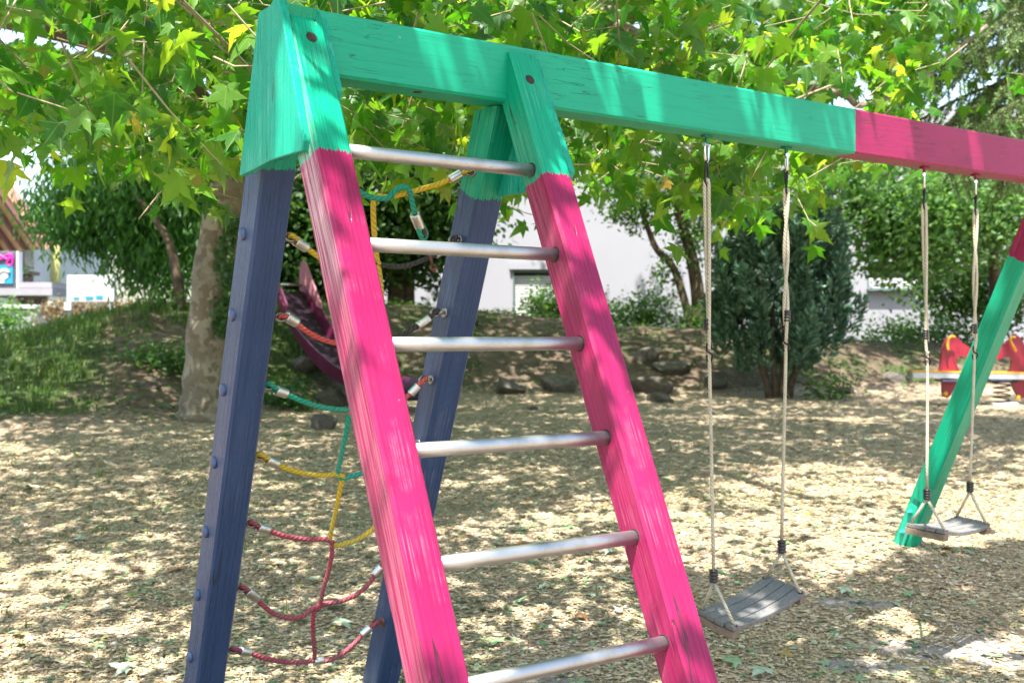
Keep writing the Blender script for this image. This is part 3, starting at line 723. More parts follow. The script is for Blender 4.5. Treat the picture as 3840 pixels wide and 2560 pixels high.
# ------------------------------------------------------------------ grass
def blades(x, y, h, wd, lean=.5, zoff=-.005):
    k = len(x); z = gz(x, y); a = RNG.uniform(0, 2*np.pi, k); ln = RNG.normal(0, lean, k)
    sx, sy = np.cos(a), np.sin(a); b = np.stack([x, y, z+zoff], -1)
    sd = np.stack([sx, sy, 0*sx], -1)*wd[:, None]; tx = np.stack([-sy, sx, 0*sx], -1)
    mid = b+np.stack([0*sx, 0*sx, h*.6], -1)+tx*(ln*h*.3)[:, None]; tip = b+np.stack([0*sx, 0*sx, h*np.cos(ln*.9)], -1)+tx*(ln*h)[:, None]
    V = np.stack([b-sd, b+sd, mid+sd*.7, mid-sd*.7, tip], 1).reshape(-1, 3); o = (np.arange(k)*5)[:, None]
    return V, o+np.array((0, 1, 2, 3)), o+np.array((3, 2, 4))
def tufts(n, per, u0, u1, d0, d1, dpow, keepf, h0, h1, spread):
    x, y, d = view_scatter(n, u0, u1, d0, d1, dpow); z, m = ground_parts(x, y); g = grass_map(x, y, m)
    k = RNG.random(n) < keepf(g, m, d); x, y = x[k], y[k]
    hh = RNG.uniform(h0, h1, len(x))
    x = np.repeat(x, per)+RNG.normal(0, spread, len(x)*per); y = np.repeat(y, per)+RNG.normal(0, spread, len(y)*per); hh = np.repeat(hh, per)*RNG.uniform(.5, 1.2, len(x))
    return blades(x, y, hh, RNG.uniform(.0020, .0058, len(x))*np.where(to_dl(x, y)[0] > 11.5, 1.5, 1))
T = [tufts(5200, 9, -260, 1400, 12, 22.5, .8, lambda g, m, d: np.clip((g-.42)*2.6, 0, 1)*(m > .02), .05, .15, .05),
     tufts(2600, 8, 1300, 4100, 16.5, 23, 1, lambda g, m, d: np.clip((g-.35)*1.8, 0, 1)*(m > .05), .05, .15, .05),
     tufts(1500, 7, -260, 1900, 4.8, 13, .3, lambda g, m, d: np.clip((g-.22)*1.6, 0, 1)*(m < .1), .025, .075, .03),
     tufts(520, 7, 1900, 4100, 5, 15, .3, lambda g, m, d: np.clip((g-.18)*1.6, 0, 1)*(m < .1), .025, .07, .03),
     tufts(620, 12, -200, 1300, 16.6, 19.2, 1, lambda g, m, d: (m > .75)*.75, .08, .22, .08)]
off = 0; VV = []; F4 = []; F3 = []
for v, q, t in T: VV.append(v); F4.append(q+off); F3.append(t+off); off += len(v)
mGrass = island_mat('grass_blade', [(0, (.014, .045, .010)), (.4, (.032, .085, .015)), (.75, (.065, .13, .025)), (.93, (.2, .22, .07)), (1, (.42, .36, .17))], .6, [(0, (.12, .24, .03)), (1, (.3, .42, .06))], .3, .3)
gr = np_mesh('grass', np.concatenate(VV), [(4, np.concatenate(F4)), (3, np.concatenate(F3))], mGrass)
tag(gr, 'grass growing in tufts on the mound and between the chips', 'grass', kind='stuff')

# ------------------------------------------------------------------ leaves: shared outlines
def outline(kind):
    if kind == 'plane':      # five-lobed, toothed
        h = [(0, 0), (.15, -.08), (.34, -.10), (.66, -.02), (.50, .08), (.42, .17), (.60, .26), (.70, .38), (1.02, .58), (.74, .56), (.52, .60), (.33, .56), (.37, .74), (.30, .80), (.26, .98), (.12, 1.16), (0, 1.52)]
    elif kind == 'plane_far': h = [(0, 0), (.3, -.09), (.64, 0), (.43, .17), (1.0, .57), (.34, .57), (.30, .85), (0, 1.5)]
    elif kind == 'oval': h = [(0, 0), (.28, .3), (.25, .7), (0, 1.0)]
    elif kind == 'narrow': h = [(0, 0), (.12, .35), (.09, .75), (0, 1.1)]
    elif kind == 'cypress': h = [(0, 0), (.18, .25), (.10, .35), (.26, .6), (.12, .65), (.14, .9), (0, 1.15)]
    elif kind == 'ivy': h = [(0, 0), (.35, .0), (.55, .3), (.28, .45), (.2, .7), (0, .95)]
    return np.array(h+[(-x, y) for x, y in h[-2:0:-1]])
def leaf_mesh(P, Tp, N, S, kind, fold=.16, droop=.22):
    """leaves at P with tip direction Tp, face normal N and size S; each a small fan of triangles"""
    O = outline(kind); k = len(P); n = len(O)
    Tp = Tp/np.linalg.norm(Tp, axis=1)[:, None]; N = N-Tp*(N*Tp).sum(1)[:, None]; N = N/(np.linalg.norm(N, axis=1)[:, None]+1e-9)
    X = np.cross(Tp, N); ox = np.concatenate([[0], O[:, 0]]); oy = np.concatenate([[.32*O[:, 1].max()], O[:, 1]])
    fd = RNG.uniform(-.3, 1.3, k)[:, None]*fold; dr = RNG.uniform(-.2, 1.2, k)[:, None]*droop; cu = RNG.normal(0, .10, k)[:, None]
    oz = -fd*np.abs(ox)[None, :]*1.3-dr*(oy[None, :]**2)-cu*ox[None, :]*oy[None, :]
    V = P[:, None, :]+S[:, None, None]*(X[:, None, :]*ox[None, :, None]+Tp[:, None, :]*oy[None, :, None]+N[:, None, :]*oz[:, :, None])
    global LXY; X = X*RNG.uniform(.78, 1.1, k)[:, None]; LXY = np.concatenate([LXY, np.tile(np.stack([ox, oy], -1), (k, 1))]) if LXY is not None else None
    tri_ = np.array([(0, 1+i, 1+(i+1) % n) for i in range(n)]); o = (np.arange(k)*(n+1))[:, None, None]
    return V.reshape(-1, 3), (o+tri_[None]).reshape(-1, 3)
LXY = None
def unit(n): v = RNG.normal(size=(n, 3)); return v/np.linalg.norm(v, axis=1)[:, None]
def leaf_dirs(n, down=.6, up=.9, rnd=.75):
    t = unit(n)*np.array([1, 1, .6])+np.array([0, 0, -down]); nn = unit(n)*rnd+np.array([0, 0, up])-FH*.0
    return t, nn
def join_leaf(parts):
    off = 0; V = []; Fc = []
    for v, f in parts: V.append(v); Fc.append(f+off); off += len(v)
    return np.concatenate(V), np.concatenate(Fc)

# fallen leaves, single ones lying on the chips
mFall = [plain('fallen_green_leaf', (.16, .25, .12), .6, 0, .3, 40), plain('fallen_pale_leaf', (.30, .36, .26), .6, 0, .25, 40), plain('fallen_brown_leaf', (.26, .13, .05), .7, 0, .4, 40)]
protos = []
for j, mt in enumerate((mFall[0], mFall[1], mFall[0], mFall[1], mFall[2])):
    v, f = leaf_mesh(np.zeros((1, 3)), np.array([[1., .2, .05]]), np.array([[.1*j-.2, .1, 1.]]), np.array([.072]), 'plane', .22+.05*j, .18)
    v[:, 2] -= v[:, 2].min(); me = bpy.data.meshes.new('fallen_leaf'); me.from_pydata([tuple(p) for p in v], [], f.tolist()); me.materials.append(mt); protos.append(me)
SPOTS = [(1130, 2330), (1240, 2300), (880, 2040), (300, 2035), (520, 2150), (250, 2240), (400, 2300), (150, 2490), (480, 2530), (690, 2140), (1340, 2260), (1180, 2190), (1945, 2270), (2330, 2310), (2190, 2320), (1900, 2110), (2100, 2375), (1870, 2430), (2300, 2080), (1560, 2150), (1990, 1905), (3170, 2225), (3390, 2240), (3480, 2330), (3040, 2025), (2770, 2500), (2870, 2540), (2950, 1630), (3310, 1810), (2280, 1900), (640, 1930), (90, 1850), (340, 1740), (1030, 2130), (3560, 2080), (60, 2390), (1270, 2350), (1700, 2480)]
for i, (u, v) in enumerate(SPOTS):
    p = on_ground(u, v); o = bpy.data.objects.new('fallen_leaf', protos[i % 5]); COL.objects.link(o)
    s = RNG.uniform(.6, 1.15); o.location = (p[0], p[1], gz(p[0], p[1])+.012); o.scale = (s, s, s); o.rotation_euler = (RNG.normal(0, .15), RNG.normal(0, .15), RNG.uniform(0, 6.28))
    br_ = i % 5 == 4
    tag(o, 'brown dried plane leaf lying on the wood chips' if br_ else 'green fallen plane leaf lying on the wood chips', 'leaf', 'brown leaves fallen on the chips' if br_ else 'green leaves fallen on the chips')

# small leaf scraps among the chips, and low creeping plants over the bank
x, y, d = view_scatter(5200, -260, 4100, 4.8, 17, .5); z, m = ground_parts(x, y); k = len(x)
T_ = unit(k)*np.array([1, 1, .12]); N_ = unit(k)*.25+np.array([0, 0, 1.])
V, Fc = leaf_mesh(np.stack([x, y, z+.012], -1), T_, N_, RNG.uniform(.012, .042, k)*RNG.choice([.7, 1, 1.4], k), 'plane_far', .3, .2)
ll = np_mesh('leaf_litter', V, [(3, Fc)], island_mat('leaf_scrap', [(0, (.10, .17, .08)), (.45, (.20, .27, .16)), (.7, (.30, .34, .25)), (.85, (.14, .20, .05)), (.95, (.24, .13, .05)), (1, (.34, .22, .08))], .65))
tag(ll, 'scraps of grey-green leaf scattered among the wood chips', 'leaf litter', kind='stuff')
x, y, d = view_scatter(26000, -260, 4100, 12.5, 23.5, 1.); z, m = ground_parts(x, y); q = to_dl(x, y)[1]/d
w = np.clip(.45*lump(x, y, 1.3, 6)+.35*lump(x, y, 3.7, 2)+np.interp(q, [-.4, -.26, -.17, -.05, .1, .25, .4], [.15, .2, .42, .36, .34, .2, .3]), 0, 1)*(m > .04)
k_ = RNG.random(len(x)) < w*.9; x, y, z = x[k_], y[k_], z[k_]; k = len(x); T_ = unit(k)*np.array([1, 1, .4]); N_ = unit(k)*.5+np.array([0, 0, 1.])
V, Fc = leaf_mesh(np.stack([x, y, z+RNG.uniform(.01, .09, k)], -1), T_, N_, RNG.uniform(.03, .075, k), 'ivy')
gc = np_mesh('ground_cover', V, [(3, Fc)], island_mat('ground_cover_leaf', [(0, (.015, .05, .012)), (.6, (.04, .10, .022)), (.9, (.08, .16, .03)), (1, (.2, .12, .06))], .55, [(0, (.1, .26, .03)), (1, (.2, .36, .05))], .3))
tag(gc, 'low creeping leaves covering parts of the mound and bank', 'ground cover', kind='stuff')
# ------------------------------------------------------------------ trees and shrubs
PX = 1/.6125                                       # the pixel notes below are in a 2352 px wide view of the photograph
def p2(x, y, d): return at(x*PX, y*PX, d)
def plane_bark():
    s = NT('plane_tree_bark'); co = s.coord()
    v = s.n('ShaderNodeTexVoronoi', i_Scale=7.5); w = s.mix(.35, co, s.noise(co, 5, 4, out='Color'), 'LINEAR_LIGHT'); s.l(s.map(w, (1, 1, .62)), v.inputs['Vector'])
    h = s.sep(v.outputs['Color'])[0]
    c = s.ramp(h, [(0, (.125, .098, .068)), (.3, (.155, .125, .085)), (.5, (.19, .16, .115)), (.72, (.26, .228, .168)), (.95, (.22, .195, .15))])
    c = s.mix(s.ramp(s.noise(co, 3, 6, .7), [(.45, 0), (.7, .8)]), c, (.12, .10, .075))
    z = s.sep(co)[2]
    b = s.bump(s.math('ADD', h, s.noise(co, 30, 4)), .5, .02); s.bsdf(c, .85, 0, .2, b); return s.m
mPlane = plane_bark()
mBark = plain('dark_bark', (.085, .062, .045), .9, 0, .45, 9, .8, 40, .15); mTwig = plain('pale_twig', (.26, .21, .13), .8, 0, .3, 20)
LEAF_STOPS = [(0, (.006, .036, .010)), (.3, (.014, .072, .012)), (.65, (.034, .125, .014)), (.94, (.085, .19, .020)), (.985, (.14, .21, .025)), (1, (.30, .12, .03))]
def veined_leaf():
    s = NT('plane_leaf'); r = s.n('ShaderNodeNewGeometry').outputs['Random Per Island']
    A = lambda n: s.n('ShaderNodeAttribute', attribute_name=n).outputs['Fac']
    ax_ = s.math('ABSOLUTE', A('leaf_x')); ly = A('leaf_y')
    def vein(px, py, w):       # distance from the line between the leaf base and a lobe tip
        L = math.hypot(px, py-.02); dd = s.math('ABSOLUTE', s.math('SUBTRACT', s.math('MULTIPLY', ax_, (py-.02)/L), s.math('MULTIPLY', s.math('SUBTRACT', ly, .02), px/L)))
        return s.ramp(dd, [(w*.4, 1), (w, 0)])
    v = s.math('MAXIMUM', s.math('MAXIMUM', vein(0, 1, .028), vein(1.02, .58, .022)), vein(.66, -.02, .018))
    c = s.ramp(r, LEAF_STOPS); c = s.mix(s.math('MULTIPLY', v, .55), c, (.20, .30, .08))
    b = s.bsdf(c, .42, 0, .3, link=False); t = s.n('ShaderNodeBsdfTranslucent'); r2 = s.math('FRACT', s.math('MULTIPLY', r, 7.31))
    tc = s.ramp(r2, [(0, (.05, .26, .006)), (.4, (.17, .48, .010)), (.8, (.38, .68, .02)), (1, (.62, .76, .04))])
    s.l(s.mix(s.math('MULTIPLY', v, .35), tc, (.10, .22, .02)), t.inputs['Color'])
    m = s.n('ShaderNodeMixShader', i_0=.47); s.l(b.outputs[0], m.inputs[1]); s.l(t.outputs[0], m.inputs[2]); s.l(m.outputs[0], s.out.inputs[0]); return s.m
mLeaf = veined_leaf(); LXY = np.zeros((0, 2))

base = on_ground(775, 1572)
bz = float(gz(base[0], base[1])); dT = to_dl(base[0], base[1])[0]
plane = empty('plane_tree', (base[0], base[1], bz), 'large plane tree with patchy flaking bark and lobed leaves spreading over the playground', 'tree')
tp = [(772, 1605, 250), (776, 1560, 225), (783, 1480, 200), (790, 1300, 184), (812, 980, 160), (860, 650, 134), (905, 350, 122), (960, 0, 112), (1030, -420, 100), (1100, -900, 80)]
P = spline([at(u, v, dT) for u, v, _ in tp], 5); R = np.interp(np.linspace(0, 1, len(P)), np.linspace(0, 1, len(tp)), [w/2/F*dT for *_, w in tp])
R = R*(1+.05*np.sin(np.arange(len(P))*1.7))
b = MB(); b.tube(P, R, 22); tr = b.build('trunk', mPlane, plane)
def bough(pts, w0, w1, mat=mPlane, par=plane, name='bough', n=6):
    Q = spline([at(*p) for p in pts], n); b = MB(); b.tube(Q, list(np.linspace(w0, w1, len(Q))), 12); return b.build(name, mat, par)
bough([(845, 640, dT), (760, 380, dT-.6), (620, 270, dT-1.4), (420, 175, dT-2.2), (120, 95, dT-2.9), (-250, 10, dT-3.4), (-900, -200, dT-4)], .12, .085)
bough([(960, -20, dT), (1250, -130, dT-2), (1700, -170, dT-4), (2150, 0, dT-5.2), (2300, 85, dT-5.6), (2440, 165, dT-5.9), (2560, 300, dT-6)], .11, .022)
bough([(2150, 0, dT-5.2), (2420, 60, dT-5.4), (2700, 0, dT-5.6), (3200, -160, dT-5.8)], .045, .02)
bough([(1000, -200, dT), (900, -900, dT-4), (800, -2200, dT-7.5)], .13, .08)
bough([(1030, -350, dT), (1900, -1000, dT-4), (3000, -2300, dT-8)], .13, .06)
bough([(930, 200, dT), (1100, 60, dT-1), (1300, 10, dT-2), (1560, 40, dT-3)], .06, .02)
bough([(2900, 300, 11), (3150, 350, 10.5), (3230, 395, 10.5), (3400, 330, 10.5), (3700, 100, 11)], .035, .02)
VB = np.array([(-200, 270), (0, 290), (70, 330), (110, 380), (190, 400), (250, 350), (300, 400), (360, 430), (420, 440), (460, 470), (510, 430), (560, 380), (600, 350), (680, 345), (760, 370), (830, 385), (1000, 400), (1085, 400), (1120, 430), (1150, 500), (1190, 515), (1240, 470), (1300, 445), (1400, 480), (1460, 430), (1520, 425), (1580, 490), (1620, 530), (1690, 560), (1740, 520), (1800, 490), (1880, 530), (1910, 470), (1960, 400), (2050, 410), (2120, 415), (2200, 370), (2352, 350), (2600, 340)], float)
HOLES = [(-40, 40, 60, 40), (15, 58, 55, 36), (80, 72, 50, 30), (135, 84, 45, 27), (190, 96, 40, 24), (240, 112, 30, 20), (440, 185, 34, 18), (480, 205, 24, 16), (880, 14, 50, 12), (1440, 60, 40, 14), (1945, 238, 50, 26), (60, 455, 95, 55), (205, 395, 30, 20), (330, 425, 34, 22), (520, 420, 34, 50), (1130, 300, 22, 16), (2190, 210, 40, 22), (930, 110, 20, 14), (1490, 30, 25, 16)]
SUND = np.array([-.35, -.26, 1.0])/np.linalg.norm([-.35, -.26, 1.0])
BRIGHT = [(1960, 1170, 1.0, 1.1, -1.7), (2260, 1190, 1.0, 1.5, -1.6), (1680, 1185, .8, .8, -1.2), (1330, 1170, .5, .45, -.9), (1130, 1200, .4, .4, -.7), (2180, 880, 2.4, 1.2, -1.5), (1540, 900, .9, .7, -.8), (1990, 865, 1.2, .9, -.9),
          (2100, 1000, 2.6, 1.3, 1.0), (1650, 1030, 1.6, .8, .6), (1200, 1040, 1.5, 1.0, .6), (250, 1080, 1.6, 1.2, .55), (1750, 1370, .8, .35, .5), (700, 1520, .45, .15, -1.2), (560, 1440, .3, .15, -.9), (1500, 1310, .55, .25, -.9), (1480, 1450, .3, .12, -.7), (2150, 1520, .5, .12, -1.), (2000, 1545, .4, .1, -.8), (2250, 1300, .5, .3, -.6),
          (650, 1170, .5, .4, -.8), (760, 1100, .4, .3, -.7), (250, 850, .8, .9, -.8), (60, 900, .8, .8, -.5), (250, 1440, .5, .2, -.8), (90, 1480, .4, .2, -.8), (320, 1240, .3, .2, -.6), (100, 1290, .5, .25, -.7), (640, 1290, .3, .15, -.6), (1120, 1420, .35, .15, -.5), (1900, 1330, .3, .15, -.6)]
BRIGHT_DL = []
for u, v, a, b_, amp in BRIGHT:
    p = on_ground(u*PX, v*PX); BRIGHT_DL.append((*to_dl(p[0], p[1]), a, b_, amp))
def light_field(x, y):
    """0 where the sun gets through to the ground, 1 under closed crown"""
    w = .62+.62*lump(x, y, .95, 4)+.62*lump(x, y, 2.3, 9)+.3*lump(x, y, 5.1, 3)
    dq, lq = to_dl(x, y)
    q = lq/np.maximum(dq, 3); w = w+np.interp(q, [-.4, -.05, .12], [.42, .30, .06])+np.where((dq > 12) & (q < .12), .22, 0)
    for dd, ll, a, b_, amp in BRIGHT_DL: w = w+amp*np.exp(-(((lq-ll)/a)**2+((dq-dd)/b_)**2))
    return sstep((w-.30)/.35)
def beam_depth(x): return np.interp(x, [430, 690, 1220, 1620, 1965, 2352], [3.6, 3.75, 4.4, 4.95, 5.5, 6.45])
def canopy(n, dmax, dpow, gap):
    x = RNG.uniform(-160, 2520, n); y = RNG.uniform(-150, 650, n); d = beam_depth(x)+gap+(dmax-beam_depth(x)-gap)*RNG.random(n)**dpow
    vb = np.interp(x, VB[:, 0], VB[:, 1])-np.clip(d-6, 0, 12)*5
    ok = RNG.random(n) < np.clip((vb-y)/70, 0, 1)
    for hx, hy, a, b_ in HOLES: ok &= ((x-hx)/a)**2+((y-hy)/b_)**2 > RNG.uniform(.55, 1.25, n)
    ok &= RNG.random(n) < np.clip(1.0-(x-2000-(330-y)*.45)/110, .05, 1)     # thins out where the spruce stands
    P = CAM+d[:, None]*(FW+RT*((x*PX-1920)/F)[:, None]+UP*((1280-y*PX)/F)[:, None]); G = P-SUND*((P[:, 2]-.2)/SUND[2])[:, None]
    ok &= RNG.random(n) < np.where(to_dl(G[:, 0], G[:, 1])[0] < 17, .22+.78*light_field(G[:, 0], G[:, 1]), 1)
    return x[ok], y[ok], d[ok]
def sprays(x, y, d, per, spread, s0, s1, kind):
    C = CAM+d[:, None]*(FW+RT*((x*PX-1920)/F)[:, None]+UP*((1280-y*PX)/F)[:, None])
    k = len(C); ax = unit(k)*np.array([1, 1, .35])-np.array([0, 0, .15]); ax /= np.linalg.norm(ax, axis=1)[:, None]
    t = np.tile(np.linspace(-.5, .5, per), k)+RNG.normal(0, .07, k*per)
    Ca = np.repeat(C, per, 0)+np.repeat(ax, per, 0)*(t*spread)[:, None]+RNG.normal(0, .045, (k*per, 3))-np.array([0, 0, .03])
    pv = Ca-CAM; dz = pv@FW; hx_ = (1920+F*(pv@RT)/dz)/PX; hy_ = (1280-F*(pv@UP)/dz)/PX; ok = np.ones(len(Ca), bool)
    for hx, hy, a, b_ in HOLES: ok &= ((hx_-hx)/a)**2+((hy_-hy)/b_)**2 > RNG.uniform(.7, 1.1, len(Ca))
    rp = np.repeat(ax, per, 0)[ok]; Ca = Ca[ok]
    T_, N_ = leaf_dirs(len(Ca), .75, .75, .8); T_ += rp*.5
    return leaf_mesh(Ca, T_, N_, RNG.uniform(s0, s1, len(Ca))*RNG.choice([.55, 1, 1.15], len(Ca), p=[.2, .56, .24]), kind, .24, .42), C, ax
L1, C1, A1 = sprays(*canopy(2300, 8.5, 1.0, .65), 6, .40, .056, .092, 'plane')
L2, C2, A2 = sprays(*canopy(3600, 15, .9, 3.0), 6, .5, .066, .098, 'plane_far')
L3, C3, A3 = sprays(*canopy(3400, 24, .9, 9.0), 8, .8, .08, .12, 'plane_far')
# the part of the crown overhead, which throws the dappled shade
def overhead(n):
    x, y, d = view_scatter(n, -900, 4700, 2.4, 22.5, 1.7)
    k = RNG.random(n) < light_field(x, y); x, y, d = x[k], y[k], d[k]
    zt = np.maximum(RNG.uniform(4.2, 7.2, len(x)), 1.494+.34*d+.8)
    return np.stack([x, y, 0*x], -1)+SUND*(zt/SUND[2])[:, None]
def over_frame(n):          # boughs that shade the beam and the upper half of the legs
    X = RNG.uniform(-.9, 4.9, n); Z = RNG.uniform(.9, 2.6, n); Yy = RNG.uniform(-.25, .25, n)+RNG.choice([-1, 1], n)*(2.3-Z)*.45*(RNG.random(n) < .6)
    w = .55+.5*np.sin(X*3.1+1.0)*np.cos(Z*1.6+X)+.6*np.sin(X*8.3+Z*2)+np.where(Z < 1.4, -.45, .1); k = RNG.random(n) < sstep((w-.2)/.4)
    P = np.stack([X, Yy, Z], -1)[k]; return P+SUND*RNG.uniform(2.6, 5.5, len(P))[:, None]/SUND[2]
def over_far(n):            # upper storey of the crown, shading the leaves, mound and bank below it
    d = RNG.uniform(8.5, 26, n); q = RNG.uniform(-.52, .50, n); z = 1.494+.30*d+RNG.uniform(.5, 3.2, n)
    k = RNG.random(n) < np.where(q > .30, 0, np.where(q > .16, .35, 1)); d, q, z = d[k], q[k], z[k]
    return np.stack([CAM[0]+FH[0]*d+RH[0]*d*q, CAM[1]+FH[1]*d+RH[1]*d*q, z], -1)
oa, ob_, of_ = overhead(2300), over_frame(420), over_far(1100); per = 20; oc = np.concatenate([oa, ob_, of_]); k = len(oc)
oc5 = np.repeat(oc, per, 0)+RNG.normal(0, 1, (k*per, 3))*np.repeat(np.concatenate([np.full(len(oa), .17), np.full(len(ob_), .085), np.full(len(of_), .24)]), per)[:, None]; T_, N_ = leaf_dirs(k*per, .4, 1.1, .6)
# chinks in the crown through which the sun reaches the beam, the boards and the legs
CH = []
for u, v, rr_ in ((1585, 150, .05), (1640, 190, .05), (1600, 250, .03), (1790, 300, .03), (1810, 130, .025), (2230, 250, .05), (2380, 300, .04), (2460, 320, .03), (2075, 230, .03), (2795, 360, .03), (2860, 400, .035), (2905, 420, .055), (2975, 480, .035), (3110, 470, .03), (3165, 520, .045), (3260, 520, .05), (3330, 500, .05), (3420, 520, .05), (3640, 580, .05), (3680, 600, .045), (3780, 620, .04)):
    CH.append((onplane(u, v, (0, -BB, 0), (0, 1, 0)), rr_))
for u, v, rr_ in ((1075, 450, .07), (1050, 560, .06), (1095, 380, .05)): CH.append((gp(u, v), rr_))
nf = np.array([0, -1., M_])
for u, v, rr_ in ((1140, 300, .05), (1160, 380, .05), (1215, 170, .03), (2100, 480, .03), (2060, 430, .03), (1420, 1300, .05), (1470, 1390, .05), (1400, 1500, .07), (1500, 1640, .08), (1560, 1800, .09), (1600, 1980, .09), (1650, 2150, .09), (1600, 2300, .10), (1700, 2330, .08), (2170, 850, .06), (2150, 700, .04), (2330, 1400, .06), (2380, 1560, .08), (2420, 1700, .06), (2480, 1900, .09), (2440, 2050, .06), (2560, 2150, .05)):
    CH.append((onplane(u, v, (0, -A_, ZB), nf), rr_))
keepl = np.ones(len(oc5), bool)
for p_, rr_ in CH:
    w = oc5-p_; t = w@SUND; dist = np.linalg.norm(w-t[:, None]*SUND, axis=1); keepl &= (dist > rr_+RNG.uniform(.02, .075, len(oc5))) | (t < 0)
L4 = leaf_mesh(oc5[keepl], T_[keepl], N_[keepl], RNG.uniform(.075, .12, int(keepl.sum())), 'plane_far')
V, Fc = join_leaf([L1, L2, L3, L4])
np_mesh('crown', V, [(3, Fc)], mLeaf, plane, attr={'leaf_x': LXY[:, 0], 'leaf_y': LXY[:, 1]}); LXY = None
b = MB()
for C_, A_x, sel in ((C1, A1, .45), (C2, A2, .22)):
    for c, a in zip(C_, A_x):
        if RNG.random() < sel:
            L = RNG.uniform(.25, .6); o_ = unit(1)[0]*.06
            b.tube([c-a*L*.8-np.array([0, 0, -.16*L]), c-a*.15+o_*.4, c+a*.24], [.0042, .0034, .0018], 5, cap=False)
tag(b.build('fine_twigs', mTwig, plane), kind='stuff')
for _ in range(20):
    x, y, d = canopy(40, 9.5, 1, .8); c = at(x[0]*PX, y[0]*PX, d[0]); dr = unit(1)[0]*np.array([1, 1, .5]); L = RNG.uniform(.5, 1.2)
    b = MB(); b.tube(spline([c-dr*L+np.array([0, 0, .12]), c-dr*L*.3, c+unit(1)[0]*.08, c+dr*L*.6-np.array([0, 0, .1])], 3), list(np.linspace(.008, .003, 10)), 6, cap=False); b.build('twig', mTwig, plane)

def crown_ell(center, rx, ry, rz, n, size, kind, down=.5, up=.8, clump=.22, hollow=.35, rnd=.8):
    """leaves in clumps through an egg-shaped volume set square to the view"""
    nc = max(6, n//14); u = unit(nc); r = (hollow+(1-hollow)*RNG.random(nc)**.6)*(1+.16*np.sin(u[:, 0]*5+u[:, 2]*7))
    C = np.array(center)+(u[:, :1]*RH*rx+u[:, 1:2]*FH*ry+u[:, 2:]*np.array([0, 0, 1.])*rz)*r[:, None]
    i = RNG.integers(0, nc, n); P = C[i]+RNG.normal(0, clump, (n, 3))
    T_, N_ = leaf_dirs(n, down, up, rnd)
    return leaf_mesh(P, T_, N_, size*RNG.uniform(.65, 1.25, n), kind, .1, .12)
def green(name, stops, trans, tf=.35, rough=.5, spec=.4): return island_mat(name, stops, rough, trans, tf, spec)
mDarkLeaf = green('dark_broad_leaf', [(0, (.012, .040, .010)), (.5, (.025, .075, .014)), (1, (.05, .12, .02))], [(0, (.08, .22, .02)), (1, (.20, .36, .04))], .3)
mWeep = green('willowy_leaf', [(0, (.016, .066, .014)), (.5, (.038, .125, .024)), (1, (.075, .18, .035))], [(0, (.12, .36, .05)), (1, (.26, .50, .07))], .42)
mLight = green('light_small_leaf', [(0, (.03, .09, .025)), (.5, (.07, .16, .045)), (1, (.15, .26, .09))], [(0, (.14, .36, .05)), (1, (.32, .52, .10))], .4)
mShrub = green('shrub_leaf', [(0, (.02, .065, .014)), (.5, (.04, .115, .022)), (1, (.08, .17, .03))], [(0, (.14, .32, .03)), (1, (.26, .46, .05))], .36)
mCyp = green('cypress_spray', [(0, (.03, .08, .05)), (.4, (.075, .17, .11)), (.8, (.15, .27, .19)), (.96, (.19, .29, .21)), (1, (.12, .11, .05))], [(0, (.05, .13, .06)), (1, (.1, .2, .09))], .16, .55)
mIvy = green('ivy_leaf', [(0, (.015, .05, .012)), (.6, (.035, .095, .02)), (1, (.07, .15, .03))], [(0, (.1, .26, .03)), (1, (.2, .36, .05))], .3)

def tree(name, label, cat, foot, mat, crowns, stems, bark=mBark, group=None, stem='trunk'):
    f = np.array(foot); o = empty(name, (f[0], f[1], float(gz(f[0], f[1]))), label, cat, group)
    np_c = [crown_ell(*c) for c in crowns]; V, Fc = join_leaf(np_c); np_mesh('crown', V, [(3, Fc)], mat, o)
    for pts, w0, w1 in stems:
        Q = spline(pts, 5); b = MB(); b.tube(Q, list(np.linspace(w0, w1, len(Q))), 10); b.build(stem, bark, o)
    return o
def foot(x, y, d):
    p = p2(x, y, d); return np.array([p[0], p[1], float(gz(p[0], p[1]))-.08])
def S(x, y, d): return p2(x, y, d)
dW = 20.
tree('weeping_tree', 'dark weeping tree with narrow drooping leaves and a thin leaning trunk on the mound', 'tree', foot(418, 690, dW), mWeep,
     [(S(285, 480, dW), 1.40, 1.1, .85, 11000, .14, 'narrow', 1.3, .5, .2, .1), (S(150, 500, dW-.3), .66, .7, .5, 2000, .13, 'narrow', 1.5, .5, .15, .2), (S(350, 595, dW-.2), .75, .8, .65, 3600, .13, 'narrow', 1.4, .5, .16, .1), (S(400, 430, dW+.6), 1.5, 1., 1.0, 7000, .14, 'narrow', 1.1, .5, .2, .1), (S(200, 420, dW+.2), .9, .8, .6, 1300, .12, 'narrow', 1.2, .5, .16, .2)],
     [([foot(418, 690, dW-1.3), S(404, 620, dW-1.3), S(385, 550, dW-1.2), S(345, 490, dW-.9), S(300, 440, dW-.5)], .085, .04), ([S(385, 550, dW), S(400, 470, dW), S(440, 400, dW)], .05, .02)])
